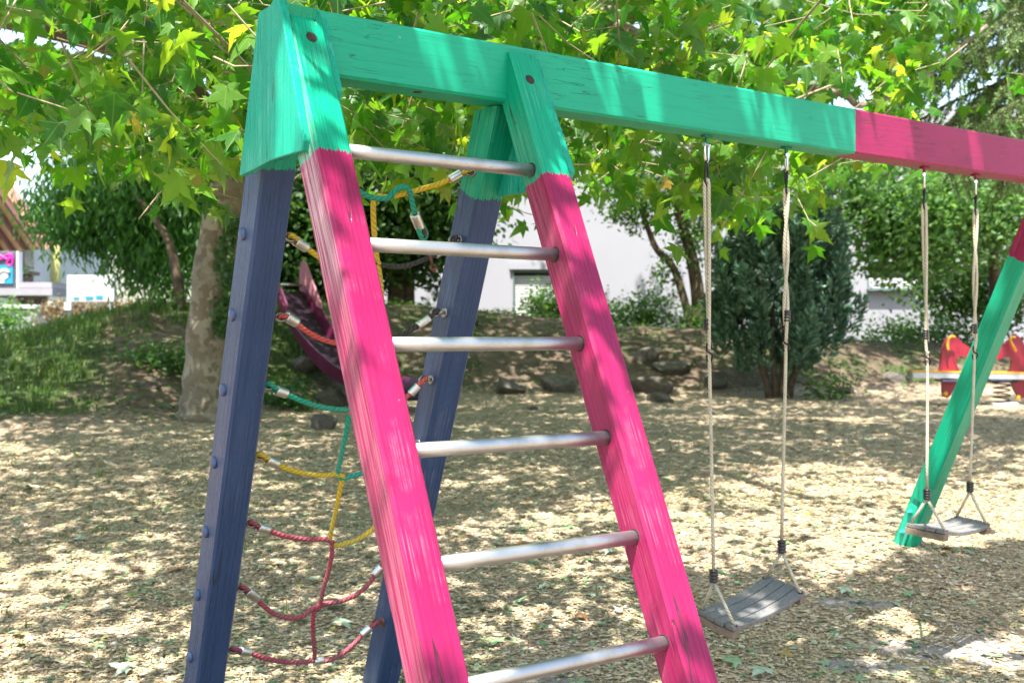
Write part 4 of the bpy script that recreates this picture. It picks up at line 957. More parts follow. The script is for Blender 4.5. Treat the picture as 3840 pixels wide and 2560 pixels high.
for x, d, lab, cr, st in ((640, 24.5, 'dark leafy tree behind the purple slide', [((640, 500), 2.1, 1.5, 2.2, 15000), ((560, 610), 1.2, 1., 1.1, 5500), ((700, 620), .9, .9, .9, 3500)], [((652, 712), (650, 600), (640, 480))]),
                          (915, 24., 'dark twin-stemmed leafy tree standing on the mound beside the white wall', [((890, 450), 2.2, 1.5, 1.65, 15000), ((985, 540), .8, .8, .95, 2600), ((790, 560), 1.2, .9, 1.2, 5000)], [((903, 712), (902, 620), (890, 500)), ((938, 715), (945, 610), (985, 520)), ((918, 714), (925, 640), (960, 560))])):
    tree('broadleaf_tree', lab, 'tree', foot(x, 700, d), mDarkLeaf, [(S(*c, d), rx, ry, rz, n, .14, 'oval', .5, .7, .22, .1) for c, rx, ry, rz, n in cr],
         [([foot(q[0][0], 700, d)]+[S(*p, d) for p in q[1:]], .13, .06) for q in st], group='dark trees beyond the mound')
dM = 23.2
tree('small_leaved_tree', 'small-leaved tree with several slender bent stems in front of the white wall', 'tree', foot(1598, 770, dM), mShrub,
     [(S(1520, 430, dM), 1.5, 1.1, .7, 3600, .085, 'oval', .5, .7, .17, .2), (S(1460, 490, dM), .5, .5, .35, 500, .08, 'oval', .5, .7, .1, .2), (S(1420, 400, dM), .8, .8, .4, 900, .085, 'oval'), (S(1530, 620, dM), .32, .3, .55, 330, .08, 'oval', .5, .7, .09, .1), (S(1600, 560, dM), .5, .5, .6, 700, .085, 'oval', .5, .7, .12, .1), (S(1645, 440, dM), .7, .7, .5, 1000, .085, 'oval')],
     [([foot(1588, 770, dM), S(1572, 690, dM), S(1545, 612, dM), S(1510, 575, dM), S(1490, 530, dM), S(1470, 470, dM)], .085, .045),
      ([foot(1604, 772, dM), S(1603, 680, dM), S(1588, 590, dM), S(1566, 510, dM), S(1540, 430, dM)], .15, .08),
      ([foot(1626, 770, dM), S(1628, 660, dM), S(1624, 560, dM), S(1632, 470, dM)], .06, .04), ([foot(1650, 770, dM), S(1652, 660, dM), S(1646, 560, dM), S(1660, 470, dM)], .06, .04)], stem='stem')
dR = 22.
tree('maple_tree', 'light green maple tree with small leaves near the hedge by the white wall', 'tree', foot(2290, 790, dR+1.5), mLight,
     [(S(2130, 490, dR), 2.1, 1.3, .85, 7800, .10, 'ivy', .5, .8, .19, .15), (S(2080, 570, dR-.2), 1.0, .9, .55, 2200, .10, 'ivy'), (S(2290, 430, dR+.2), 1.4, 1.2, 1.1, 4200, .10, 'ivy'), (S(1990, 430, dR), .8, .8, .6, 1500, .10, 'ivy')],
     [([foot(2290, 790, dR+1.5), S(2285, 650, dR+1.3), S(2270, 500, dR+.6), S(2200, 420, dR)], .13, .05)])
def shrub(label, x, y, d, rx, rz, n, size, mat, kind='oval', name='shrub', stems=5, ry=None, group=None):
    if name != 'shrub': d = to_dl(*on_ground(x*PX, (y+6)*PX)[:2])[0]
    f = foot(x, y, d); o = empty(name, tuple(f), label, 'shrub', group); c = S(x, y, d)
    V, Fc = crown_ell(c, rx, ry or rx*.7, rz, n, size, kind, .2, .9, .13, .15); np_mesh('foliage', V, [(3, Fc)], mat, o)
    b = MB()
    for k_ in range(stems):
        a = RNG.normal(0, 1, 2); q = np.array([f[0], f[1], f[2]])+RH*a[0]*rx*.22
        b.tube([q-np.array([0, 0, .15]), q*.5+c*.5+RH*a[1]*rx*.12, c+RH*a[1]*rx*.5+np.array([0, 0, rz*.4])], [.022, .016, .007], 6)
    if stems: b.build('stems', mBark, o)
    return o
dS = 24.5
shrub('green shrub under the blind-covered window of the white wall', 1268, 712, dS, .62, .50, 2300, .085, mShrub)
shrub('broad green shrub in front of the white wall beside the bent stems', 1460, 730, dS, 1.15, .42, 2900, .085, mShrub)
shrub('low shrub around the foot of the bent stems', 1610, 745, 22.6, .5, .35, 900, .08, mShrub)
shrub('dark tall shrub against the shaded end of the white wall', 2260, 655, 24.8, 1.55, 1.0, 6800, .11, mDarkLeaf)
shrub('low dark shrub by the wall behind the seesaw', 2130, 770, 24., 1.5, .38, 2600, .09, mShrub)
shrub('sparse seedling beside the blue leg in front of the white wall', 1155, 745, 22.5, .3, .12, 90, .08, mShrub, stems=3)
shrub('low weedy bush beside the cypress', 1905, 890, 17.6, .42, .2, 420, .07, mShrub)
shrub('pale bush beside the garage ramp', 8, 735, 30., .6, .5, 1200, .10, mLight)
shrub('weedy ivy clump at the foot of the stony bank beside the near blue leg', 640, 925, 14.6, .40, .15, 850, .06, mIvy, 'ivy', 'ivy_clump', 0)
shrub('ivy clump on the mound beside the plane trunk', 368, 830, 14.6, .55, .11, 1100, .06, mIvy, 'ivy', 'ivy_clump', 0)
shrub('tall grassy tuft of weeds on the crest of the mound', 360, 705, 18.8, .30, .2, 380, .10, mShrub, 'narrow', 'weed_clump', ry=.3)
# ivy climbing the plane trunk
iv = []
k = 520; v_ = RNG.uniform(820, 1260, k); u_ = np.interp(v_, [820, 1000, 1260], [868, 850, 838])+RNG.normal(0, 17, k)+14*np.sin(v_/40)
Pv = np.array([at(a, b_, dT-.30) for a, b_ in zip(u_, v_)])+RNG.normal(0, .02, (k, 3)); T_, N_ = leaf_dirs(k, .9, .25, .5); N_ = N_-FH*.8
V, Fc = leaf_mesh(Pv, T_, N_, RNG.uniform(.035, .075, k), 'ivy')
ivo = np_mesh('ivy', V, [(3, Fc)], mIvy); tag(ivo, 'small ivy plant climbing the plane trunk beside the near blue leg', 'ivy')

# cypress: flat upright sprays
dC = 18.
fc = foot(1785, 925, dC); cyp = empty('cypress', tuple(fc), 'blue-green cypress bush on bare short stems at the edge of the chips', 'conifer')
H0, npl, per = 3.3, 130, 210; n = npl*per
hp = RNG.random(npl)**.9*.86; ap_ = RNG.uniform(0, 2*np.pi, npl); rp = np.interp(hp, [0, .1, .3, .55, .8, 1], [.55, .78, .86, .74, .42, .08])*(.35+.75*RNG.random(npl)**.5)
px_ = np.stack([np.cos(ap_)*rp, np.sin(ap_)*rp, .42+hp*(H0-.75)], -1); dirp = np.stack([np.cos(ap_)*.38, np.sin(ap_)*.38, np.ones(npl)], -1)+RNG.normal(0, .14, (npl, 3)); dirp /= np.linalg.norm(dirp, axis=1)[:, None]
Lp = RNG.uniform(.45, .95, npl); t = RNG.random((npl, per))**.9; wd_ = np.interp(t, [0, .3, .7, 1], [.10, .15, .10, .015])
u3 = RNG.normal(size=(npl, per, 3)); u3 -= dirp[:, None, :]*(u3*dirp[:, None, :]).sum(2)[..., None]; u3 /= np.linalg.norm(u3, axis=2)[..., None]
Pc = (fc+px_[:, None, :]+dirp[:, None, :]*(t*Lp[:, None])[..., None]+u3*(wd_*(.35+.65*RNG.random((npl, per))))[..., None]).reshape(-1, 3)
Tc = (dirp[:, None, :]*.9+u3*.75).reshape(-1, 3)+unit(n)*.4; outw = u3.reshape(-1, 3)
Nc = outw*.6+unit(n)*.9
V, Fc = leaf_mesh(Pc, Tc, Nc, RNG.uniform(.06, .13, n), 'cypress', .3, -.1); np_mesh('crown', V, [(3, Fc)], mCyp, cyp)
for x0, x1 in ((1770, 1745), (1783, 1775), (1795, 1800), (1808, 1835)):
    b = MB(); a = foot(x0, 925, dC); b.tube(spline([a-np.array([0, 0, .1]), S((x0*2+x1)/3, 880, dC), S(x1, 820, dC), S(x1, 700, dC)], 4), list(np.linspace(.07, .03, 13)), 9); b.build('stem', mBark, cyp)

# spruce reaching in from the side
dP = 12.5
fs_ = foot(2560, 900, dP); spr = empty('spruce', tuple(fs_), 'tall spruce with drooping needle branches hanging over the far end of the beam', 'conifer')
b = MB(); b.tube([fs_-np.array([0, 0, .2]), fs_+np.array([0, 0, 3]), fs_+np.array([0, 0, 9])], [.24, .2, .1], 14); b.build('trunk', mBark, spr)
mNeed = green('spruce_needles', [(0, (.06, .12, .045)), (.3, (.16, .26, .10)), (.7, (.28, .42, .16)), (.92, (.40, .52, .21)), (1, (.20, .12, .065))], [(0, (.1, .2, .06)), (1, (.24, .36, .1))], .22, .5)
NV = []; bb = MB()
specs = []
for x, y, x2, y2, dd in ((2480, 20, 2030, 40, -.6), (2500, 90, 2120, 150, .2), (2480, 120, 2060, 245, .9), (2500, 180, 2020, 330, .1), (2500, 230, 2150, 300, -.7), (2480, 250, 2060, 350, .9), (2500, 300, 2230, 370, -.3), (2480, 60, 2200, 60, -1.1), (2450, -40, 2080, -20, .4), (2520, 330, 2290, 420, .6), (2500, 210, 2250, 220, -1.2), (2500, 130, 2260, 130, .8), (2500, 270, 2180, 395, 1.4), (2520, 40, 2280, 20, 1.5), (2540, 160, 2310, 200, 1.6), (2500, 360, 2320, 400, 1.0), (2480, 190, 2200, 260, -1.6), (2480, 100, 2160, 90, -1.8), (2480, 300, 2130, 345, -1.4), (2500, 20, 2230, 110, 2.0), (2500, 240, 2240, 300, 2.1), (2500, 330, 2200, 330, 1.9), (2480, 0, 2120, -60, -.5), (2480, 150, 2090, 190, -.3)):
    a = S(x, y, dP); e = S(x2, y2, dP-dd); m_ = (a+e)/2+np.array([0, 0, .18+.1*RNG.random()]); Q = spline([a, m_, e], 9)
    bb.tube(Q, list(np.linspace(.03, .007, len(Q))), 6); specs.append((Q, 1.0))
    Ls = np.array(Q)
    for t in np.linspace(.10, 1, 46):
        i = t*(len(Q)-1); i0 = min(int(i), len(Q)-2); p = Q[i0]+(Q[i0+1]-Q[i0])*(i-i0); ax = Q[i0+1]-Q[i0]; ax = ax/np.linalg.norm(ax)
        sd = np.cross(ax, (0, 0, 1)); sd /= np.linalg.norm(sd); s_ = RNG.choice([-1, 1]); L = RNG.uniform(.18, .50)*(1.2-.6*t)
        e1 = p+sd*s_*L*.55+ax*L*.45-np.array([0, 0, L*RNG.uniform(.35, 1.05)]); mid = (p+e1)/2+np.array([0, 0, .05*L])
        bb.tube([p, mid, e1], [.006, .0045, .002], 4, cap=False); NV.append((p, mid, e1))
    for i in range(len(Q)-1): NV.append((Q[i], (Q[i]+Q[i+1])/2, Q[i+1]))
bb.build('branches', mBark, spr)
Pn = []; Tn = []
for p, m_, e in NV:
    L = np.linalg.norm(e-p); kN = int(L*420)+10; t = RNG.random(kN)[:, None]; q = (1-t)**2*p+2*t*(1-t)*m_+t*t*e; dr = (e-p)/L; Pn.append(q); Tn.append(unit(kN)*.85+dr*.65+np.array([0, 0, .2]))
Pn = np.concatenate(Pn); Tn = np.concatenate(Tn); Tn /= np.linalg.norm(Tn, axis=1)[:, None]; k = len(Pn); Ln = RNG.uniform(.025, .045, k)[:, None]
sdv = np.cross(Tn, unit(k)); sdv /= np.linalg.norm(sdv, axis=1)[:, None]; sdv *= .0042
V = np.stack([Pn-sdv, Pn+sdv, Pn+Tn*Ln+sdv*.3, Pn+Tn*Ln-sdv*.3], 1).reshape(-1, 3); np_mesh('needles', V, [(4, np.arange(k*4).reshape(-1, 4))], mNeed, spr)

# ------------------------------------------------------------------ stones along the bank
def stone_mat():
    s = NT('limestone'); co = s.coord(); n1 = s.noise(co, 3.2, 6, .7)
    c = s.ramp(n1, [(.25, (.06, .052, .042)), (.5, (.12, .105, .09)), (.75, (.21, .195, .17))]); c = s.mix(s.ramp(s.noise(co, 7, 5, .7), [(.52, 0), (.68, .7)]), c, (.10, .095, .06))
    s.bsdf(c, .9, 0, .2, s.bump(s.noise(co, 14, 6, .7), .9, .04)); return s.m
mStone = stone_mat()
import bmesh
def stone(label, x, y, w, hgt, seed, flat=1.):
    p = on_ground(x*PX, (y+hgt*.42)*PX); d = to_dl(p[0], p[1])[0]; sx = w*PX/F*d/2; sz = hgt*PX/F*d/2
    bm = bmesh.new(); bmesh.ops.create_icosphere(bm, subdivisions=3, radius=1); r = np.random.default_rng(seed)
    pl = [(unit_ / np.linalg.norm(unit_), r.uniform(.42, .80)) for unit_ in r.normal(size=(13, 3))]
    for v in bm.verts:
        c = np.array(v.co)
        for n_, h_ in pl:
            q = np.dot(c, n_)
            if q > h_: c = c-n_*(q-h_)*.92
        c = c*(1+.035*math.sin(c[0]*7+seed)*math.cos(c[2]*6+c[1]*5))
        v.co = c
    me = bpy.data.meshes.new('boulder'); bm.to_mesh(me); bm.free()
    o = link('boulder', me, mStone); z = float(gz(p[0], p[1]))
    o.location = (p[0], p[1], z+sz*.35); o.scale = (sx*1.3, sx*1.0, sz*1.4); o.rotation_euler = (r.uniform(-.2, .2), r.uniform(-.2, .2), -YAW+r.uniform(-.5, .5))
    tag(o, label, 'boulder', 'boulders along the bank')
for q in (('tall upright grey boulder high on the bank beside the swing rope', 1492, 808, 58, 56), ('long flat boulder in the bank under the upright boulder', 1545, 836, 100, 36), ('wide low boulder below the long flat boulder beside the pink leg', 1490, 880, 88, 42), ('sunlit pale boulder at the foot of the bank beside the pink leg', 1520, 908, 58, 34), ('rounded boulder behind the single rope near the cypress', 1640, 868, 62, 52), ('broad boulder with a sunlit top, in the middle of the bank', 1275, 872, 78, 52), ('dark boulder with one sunlit side beside the broad boulder', 1165, 878, 76, 50), ('small pale stone lying at the foot of the bank below the broad boulder', 1222, 935, 24, 16),
          ('grey boulder below the slide, beside the pink leg', 768, 905, 74, 46), ('angular boulder low beside the teal net rope', 742, 965, 60, 44), ('boulder half buried in the bank by the slide', 700, 830, 60, 44), ('brown boulder on top of the bank next to the blue leg', 1080, 735, 40, 30), ('flat stone in the grass beside the plane trunk', 348, 880, 40, 18), ('pale stone beside the low weedy bush', 1942, 895, 46, 22), ('pale flat boulder in the sun behind the seesaw', 2060, 862, 60, 26), ('white boulder at the foot of the teal leg under the swing', 2265, 1216, 46, 24)):
    stone(*q, seed=abs(hash(q[0][:9])) % 1000 if False else sum(map(ord, q[0])) % 997)

# ------------------------------------------------------------------ slide on the mound
mSlide = plain('purple_plastic', (.085, .007, .035), .38, 0, .25, 4); mSlideIn = plain('faded_slide_inside', (.36, .13, .17), .45, 0, .3, 6)
SP = spline([at(1082, 1092, 18.2), at(1128, 1185, 17.9), at(1190, 1288, 17.4), at(1275, 1385, 16.9), at(1400, 1455, 16.3), at(1565, 1492, 15.6)], 6); path = [np.array(p) for p in SP]; N_ = len(path)-1
P0, P1 = path[0], path[-1]
sl_ = empty('slide', tuple(S(820, 900, 17)), 'purple plastic slide with flared side walls running down the stony bank', 'slide')
ax = P1-P0; axh = np.array([ax[0], ax[1], 0]); axh /= np.linalg.norm(axh); sd = np.array([axh[1], -axh[0], 0])
if np.dot(sd, RH) < 0: sd = -sd
def channel(off0, off1, prof0, prof1, name, mat, smooth=True):
    """strip between two offsets (sideways, up) along the path"""
    b = MB(); vs = []
    for k, p in enumerate(path):
        t = k/N_
        for o_, h_ in ((off0, prof0(t)), (off1, prof1(t)), (off1+.028*np.sign(off1 or 1), prof1(t)), (off0+.028*np.sign(off1 or 1), prof0(t)-.02)): vs.append(p+sd*o_+np.array([0, 0, h_]))
    fs = [(0, 1, 2, 3), (4*N_+3, 4*N_+2, 4*N_+1, 4*N_)]
    for k in range(N_): fs += [(4*k+j, 4*k+(j+1) % 4, 4*k+4+(j+1) % 4, 4*k+4+j) for j in range(4)]
    b.add(vs, fs); return b.build(name, mat, sl_)
fin = lambda t: .24+.42*math.exp(-((t-.0)/.075)**2)+.03*math.sin(t*14)
b = MB(); vs = []
for p in path: vs += [p-sd*.25, p+sd*.25, p+sd*.25-np.array([0, 0, .03]), p-sd*.25-np.array([0, 0, .03])]
fs = [(0, 1, 2, 3), (4*N_+3, 4*N_+2, 4*N_+1, 4*N_)]
for k in range(N_): fs += [(4*k+j, 4*k+4+j, 4*k+4+(j+1) % 4, 4*k+(j+1) % 4) for j in range(4)]
b.add(vs, fs); b.build('chute', plain('dark_slide_bed', (.016, .005, .013), .6, 0, .2, spec=.2), sl_)
channel(-.25, -.29, lambda t: 0, lambda t: .2+.02*math.sin(t*14), 'side_wall', mSlide)
channel(.25, .29, lambda t: 0, lambda t: .2+.02*math.sin(t*14), 'side_wall', mSlide)
for s_ in (-1, 1):      # tall rounded cheeks at the head of the slide
    b = MB(); c = path[0]+sd*s_*.27; u1 = axh; pl = []
    for q in ((-.16, .02), (-.17, .30), (-.13, .44), (-.05, .48), (.03, .43), (.22, .16), (.50, -.22), (.48, -.40), (.1, -.06)): pl.append(c+u1*q[0]+np.array([0, 0, q[1]]))
    b.prism(pl, sd*.03*s_); o = b.build('cheek', mSlideIn if s_ > 0 else mSlide, sl_); q_ = o.modifiers.new('soft', 'BEVEL'); q_.width = .012; q_.segments = 3; q_.limit_method = 'ANGLE'
b = MB(); a = path[0]; b.tube([a-sd*.33+np.array([0, 0, .10])-axh*.1, a+sd*.33+np.array([0, 0, .10])-axh*.1], .02, 10); b.build('crossbar', mSteel, sl_)

# ------------------------------------------------------------------ spring seesaw
dQ = 16.8; qs = lambda x, y, dd=0: p2(x, y, dQ+dd)
see = empty('spring_seesaw', tuple(qs(2300, 945)), 'spring seesaw with red horse-shaped boards and yellow grips on a grey plank', 'seesaw')
mRedB = plain('red_board', (.24, .008, .026), .4, 0, .15, 8); mYelB = plain('yellow_plastic', (.66, .32, .01), .4, 0, .15); mGreyP = plain('grey_aluminium', (.48, .49, .53), .35, .6, .15); mSeatB = plain('dark_blue_seat', (.03, .035, .07), .45, 0, .2)
def flat_plate(pts, th, name, mat, par, dd=0.):
    b = MB(); b.prism([qs(x, y, dd) for x, y in pts], FH*th); o = b.build(name, mat, par); return o
def PB(pts):   # pixel notes taken from a close-up at 3.564 x
    return [((3340+x/3.564)/PX, (1180+y/3.564)/PX) for x, y in pts]
HORSE = [(650, 755), (672, 640), (680, 500), (705, 415), (750, 320), (800, 270), (845, 258), (880, 290), (960, 370), (1040, 425), (1110, 480), (1150, 560), (1140, 615), (1090, 600), (1000, 565), (930, 555), (890, 580), (880, 640), (895, 700), (940, 770), (880, 800), (890, 900), (850, 1000), (800, 1080), (760, 1110), (715, 1100), (692, 1040), (688, 900), (690, 800)]
def mirror(pts, c): return [(2*c-x, y) for x, y in pts][::-1]
flat_plate(PB(HORSE), .06, 'horse_board', mRedB, see)
H2 = [(x-215+ (0), y+8) for x, y in mirror(HORSE, 1180+180)]
flat_plate(PB(H2), .06, 'horse_board', mRedB, see)
def handle(pts, name='grip'):
    b = MB(); b.tube(spline([qs(x, y, -.10) for x, y in PB(pts)], 5), .016, 10); o = b.build(name, mYelB, see)
handle([(860, 296), (810, 290), (775, 320), (760, 400), (770, 470)]); handle([(1670, 300), (1615, 300), (1600, 340), (1640, 420), (1675, 490)])
pk = PB([(240, 745), (2400, 800), (2400, 860), (270, 845)]); a, b2, c, e = pk
b = MB(); p_, q_ = qs(*PB([(255, 800)])[0]), qs(*PB([(2900, 838)])[0]); t = (q_-p_); L = np.linalg.norm(t); t /= L
b.box((p_+q_)/2, t*L/2, FH*.13, np.array([0, 0, .042]), .01); b.build('plank', mGreyP, see)
b = MB(); b.box((p_+q_)/2+np.array([0, 0, .050]), t*L/2, FH*.138, np.array([0, 0, .0105])); b.build('edge_strip', mYelB, see)
for x0, x1, y in ((640, 900, 880), (1280, 1560, 868)):
    b = MB(); p_, q_ = qs(*PB([(x0, y)])[0], -.05), qs(*PB([(x1, y)])[0], -.05); t2 = q_-p_; b.box((p_+q_)/2, t2/2, FH*.16, np.array([0, 0, .014]), .008); b.build('footrest', mSeatB, see)
cs = qs(*PB([(1485, 1095)])[0]); r0 = .110; z0 = float(gz(cs[0], cs[1]))+.02; z1 = cs[2]+.20
pts = []
for k in range(int(4.5*16)+1):
    q = k/16*2*math.pi; pts.append(np.array([cs[0]+r0*math.cos(q), cs[1]+r0*math.sin(q), z0+(z1-z0)*k/72]))
b = MB(); b.tube(pts, .009, 7); b.build('spring', mDark, see)
b = MB(); b.box((cs[0], cs[1], z1+.03), RH*.18, FH*.12, (0, 0, .03), .01); b.build('spring_plate', mDark, see)
b = MB(); b.box((cs[0], cs[1], z0-.03), RH*.17, FH*.17, (0, 0, .05), .01); b.build('base_block', plain('concrete_block', (.42, .40, .37), .9), see)
for x, y in ((735, 1050), (1705, 1100)):
    b = MB(); p_ = qs(*PB([(x, y)])[0], -.02); b.lathe(p_+FH*.03, -FH, [(0, .034), (.03, .034), (.045, .02)], 14); b.build('foot_peg', mYelB, see)

# ------------------------------------------------------------------ white panelled building behind the bank
dB = 30.
org = CAM+FH*dB; org[2] = 0
def bl(x, y, off=0.):                 # x, y in the 2352 px view -> point on the facade; off metres proud of it
    p = CAM+(dB)*(FW+RT*((x*PX-1920)/F)+UP*((1280-y*PX)/F)); return p-FH*off
off_ = empty('panelled_building', (org[0], org[1], .5), 'pale grey building of smooth vertical wall panels beyond the bank', 'building')
mWall = plain('pale_wall_panel', (.235, .235, .262), .6, 0, .035, .8); mJoint = plain('panel_joint', (.30, .30, .32), .8)
xL, xR, yT, yB = 520, 2800, 250, 860
win1 = (1178, 620, 1345, 735); win2 = (1992, 603, 2112, 664)
mW = MB()
xs = [xL]; 
step = 85.5; k0 = 1127-step*8; k = 0
while k0+k*step < xR:
    if k0+k*step > xL+10: xs.append(k0+k*step)
    k += 1
xs.append(xR)
def panel(x0, x1, y0, y1):
    if x1-x0 < 1.5 or y1-y0 < 1.5: return
    g = .22
    a, c = bl(x0+g, y0), bl(x1-g, y1); w_ = np.dot(c-a, RH); mid = (a+c)/2
    mW.box(mid+FH*.03, RH*w_/2, FH*.03, np.array([0, 0, (a[2]-c[2])/2]))
for a, c in zip(xs[:-1], xs[1:]):
    segs = [(a, c)]
    cuts = []
    for w_ in (win1, win2):
        if a < w_[2] and c > w_[0]: cuts.append(w_)
    if not cuts: panel(a, c, yT, yB)
    for w_ in cuts:
        panel(a, min(c, w_[0]), yT, yB); panel(max(a, w_[2]), c, yT, yB)
        panel(max(a, w_[0]), min(c, w_[2]), yT, w_[1]); panel(max(a, w_[0]), min(c, w_[2]), w_[3], yB)
mW.build('wall', mWall, off_)
a, c = bl(xL, yT), bl(xR, yB); b = MB(); b.box((a+c)/2+FH*.22, RH*np.dot(c-a, RH)/2, FH*.06, np.array([0, 0, (a[2]-c[2])/2])); b.build('backing', mJoint, off_)
b = MB(); b.box((a+c)/2+FH*4.2, RH*np.dot(c-a, RH)/2*.995, FH*3.8, np.array([0, 0, (a[2]-c[2])/2*.99])); b.build('block', mWall, off_)
mFr = plain('grey_green_frame', (.12, .165, .17), .4, .2, .1); mBl = plain('white_blind_slat', (.36, .36, .365), .5, 0, .04); mGl = plain('dark_window_glass', (.03, .035, .04), .08, 0, .1)
def window(w_, blind0, blind1, sill):
    x0, y0, x1, y1 = w_; o = None
    fr = MB()
    for (ax_, ay_, bx_, by_) in ((x0, y0, x0+3, y1), (x1-3, y0, x1, y1), (x0, y0, x1, y0+5), (x0, y1-2.5, x1, y1)):
        a, c = bl(ax_, ay_), bl(bx_, by_); fr.box((a+c)/2+FH*.05, RH*abs(np.dot(c-a, RH))/2, FH*.07, np.array([0, 0, abs(a[2]-c[2])/2]))
    o = fr.build('window', mFr, off_)
    a, c = bl(x0+2, y0+2), bl(x1-2, y1-2); g = MB(); g.box((a+c)/2+FH*.13, RH*np.dot(c-a, RH)/2, FH*.008, np.array([0, 0, (a[2]-c[2])/2])); g.build('pane', mGl, o)
    s = MB(); y = blind0
    while y < blind1-1:
        a, c = bl(x0+3.4, y), bl(x1-3.4, y+3.7); s.box((a+c)/2+FH*.075, RH*np.dot(c-a, RH)/2, FH*.010+np.array([0, 0, .012]), np.array([0, 0, (a[2]-c[2])/2*.9])); y += 6.2
    s.build('blind', mBl, o)
    if sill:
        a, c = bl(x0-2, y1-1), bl(x1+2, y1+4); s = MB(); s.box((a+c)/2-FH*.08, RH*np.dot(c-a, RH)/2, FH*.12, np.array([0, 0, (a[2]-c[2])/2])); s.build('sill', mFr, o)
window(win1, 634, 734, False); window(win2, 640, 662, True)
for (x0, y0, x1, y1) in ((1170, 605, 1352, 619),):
    a, c = bl(x0, y0, .05), bl(x1, y1, .05); b = MB(); b.box((a+c)/2, RH*np.dot(c-a, RH)/2, FH*.045, np.array([0, 0, (a[2]-c[2])/2])); b.build('blind_box', mWall, off_)

# ------------------------------------------------------------------ buildings and signs far away beside the mound
dF = 44.
def fl(x, y, d=dF): return p2(x, y, d)
def fbox(b, x0, y0, x1, y1, d, th, ch=0.):
    a, c = fl(x0, y0, d), fl(x1, y1, d); b.box((a+c)/2+FH*th/2, RH*abs(np.dot(c-a, RH))/2, FH*th/2, np.array([0, 0, abs(a[2]-c[2])/2]), ch); return b
mWhite = plain('white_render', (.40, .41, .41), .8, 0, .05, 1.5); mConc = plain('concrete', (.22, .21, .225), .85, 0, .14, 1.2, .3, 20); mBrown = plain('dark_red_timber', (.09, .03, .028), .6, 0, .3); mSoff = plain('pine_soffit', (.34, .19, .09), .6, 0, .2, 3); mTile = plain('clay_tiles', (.27, .13, .10), .8, 0, .3, 6)
ch_ = empty('chalet', tuple(fl(20, 740, dF+5)), 'white chalet with wide wooden eaves and dark red balcony', 'building')
b = MB(); fbox(b, -160, 520, 78, 800, dF+4, 6); b.build('wall', mWhite, ch_)
b = MB(); fbox(b, 26, 552, 66, 800, dF+5.5, 4); b.build('wall', mWhite, ch_)
ra, rb = fl(-120, 250, dF+1), fl(106, 572, dF+1); sl2 = rb-ra; GG_ = FH*.72-RH*.95; n2 = np.cross(sl2, GG_); n2 /= np.linalg.norm(n2)
if n2[2] < 0: n2 = -n2
b = MB(); b.prism([ra+n2*.06, rb+n2*.06, rb+GG_*7+n2*.06, ra+GG_*7+n2*.06], n2*.34); b.build('roof', mTile, ch_)
b = MB(); b.prism([ra-n2*.012, rb-n2*.012, rb+GG_*6.8-n2*.012, ra+GG_*6.8-n2*.012], n2*.06); b.build('soffit', mSoff, ch_)
for q in np.linspace(.03, .55, 6):
    p_ = (ra+rb)/2+GG_*7*q-n2*.10; bq = MB(); bq.box(p_, sl2*.49, GG_*.07, n2*.08); bq.build('rafter', mBrown, ch_)
b = MB(); fbox(b, 40, 535, 50, 622, dF+2.6, .25); b.build('post', mBrown, ch_)
b = MB(); fbox(b, 0, 540, 98, 552, dF+2.7, .3); b.build('purlin', mBrown, ch_)
b = MB(); fbox(b, -60, 508, 18, 548, dF+2.3, 1.6); fbox(b, -60, 500, 28, 507, dF+2.2, 1.7); b.build('balcony', mBrown, ch_)
b = MB(); fbox(b, 40, 628, 53, 665, dF+2.5, 1.0); fbox(b, 38, 622, 66, 630, dF+2.4, 1.1); b.build('lower_balcony', mBrown, ch_)
V, Fc = crown_ell(fl(46, 610, dF+2.2), .3, .25, .22, 260, .10, 'oval'); np_mesh('flower_box_foliage', V, [(3, Fc)], mLight, ch_)
ap = empty('apartment_house', tuple(fl(100, 740, dF+10)), 'white apartment house with a dark blue name board, between chalet and weeping tree', 'building')
b = MB(); fbox(b, 66, 552, 142, 790, dF+8, 6); b.build('wall', mWhite, ap)
b = MB(); fbox(b, 66, 552, 71, 770, dF+7.7, .25); b.build('downpipe', mConc, ap)
mSignB = plain('dark_blue_board', (.055, .075, .115), .5, 0, .1)
sb = MB(); fbox(sb, 72, 556, 128, 590, dF+7.6, .12); sbo = sb.build('name_board', mSignB, ap)
mLet = plain('white_letters', (.44, .45, .46), .5); mMag = plain('magenta_script', (.42, .008, .22), .4); mCy = plain('cyan_sign', (.006, .19, .30), .4)
def text(body, x, y, hpx, d, mat, par, bold=.0, sx=1.):
    cu = bpy.data.curves.new('lettering', 'FONT'); cu.body = body; cu.size = hpx*PX/F*d*1.38; cu.extrude = .012; cu.offset = bold
    tmp = bpy.data.objects.new('lettering', cu); COL.objects.link(tmp); dg = bpy.context.evaluated_depsgraph_get(); me = bpy.data.meshes.new_from_object(tmp.evaluated_get(dg)); bpy.data.objects.remove(tmp)
    p = fl(x, y, d); m = Matrix([[RH[i]*sx, (0, 0, 1)[i], -FH[i], p[i]] for i in range(3)]+[[0, 0, 0, 1]])
    return link('lettering', me, mat, par, m)
text('DEG', 75, 574, 13, dF+7.5, mLet, sbo, .012); text('APA', 82, 587, 7.5, dF+7.5, mLet, sbo, .006)
py = empty('sign_pylon', tuple(fl(15, 730, dF)), 'dark sign pylon with magenta script above a cyan parking symbol', 'sign')
b = MB(); fbox(b, -75, 577, 38, 661, dF, .35, .03); b.build('board', plain('charcoal_board', (.06, .06, .075), .5, 0, .08), py)
b = MB(); fbox(b, 38, 577, 42, 661, dF-.01, .37); b.build('edge', plain('pale_sign_edge', (.55, .55, .60), .4), py)
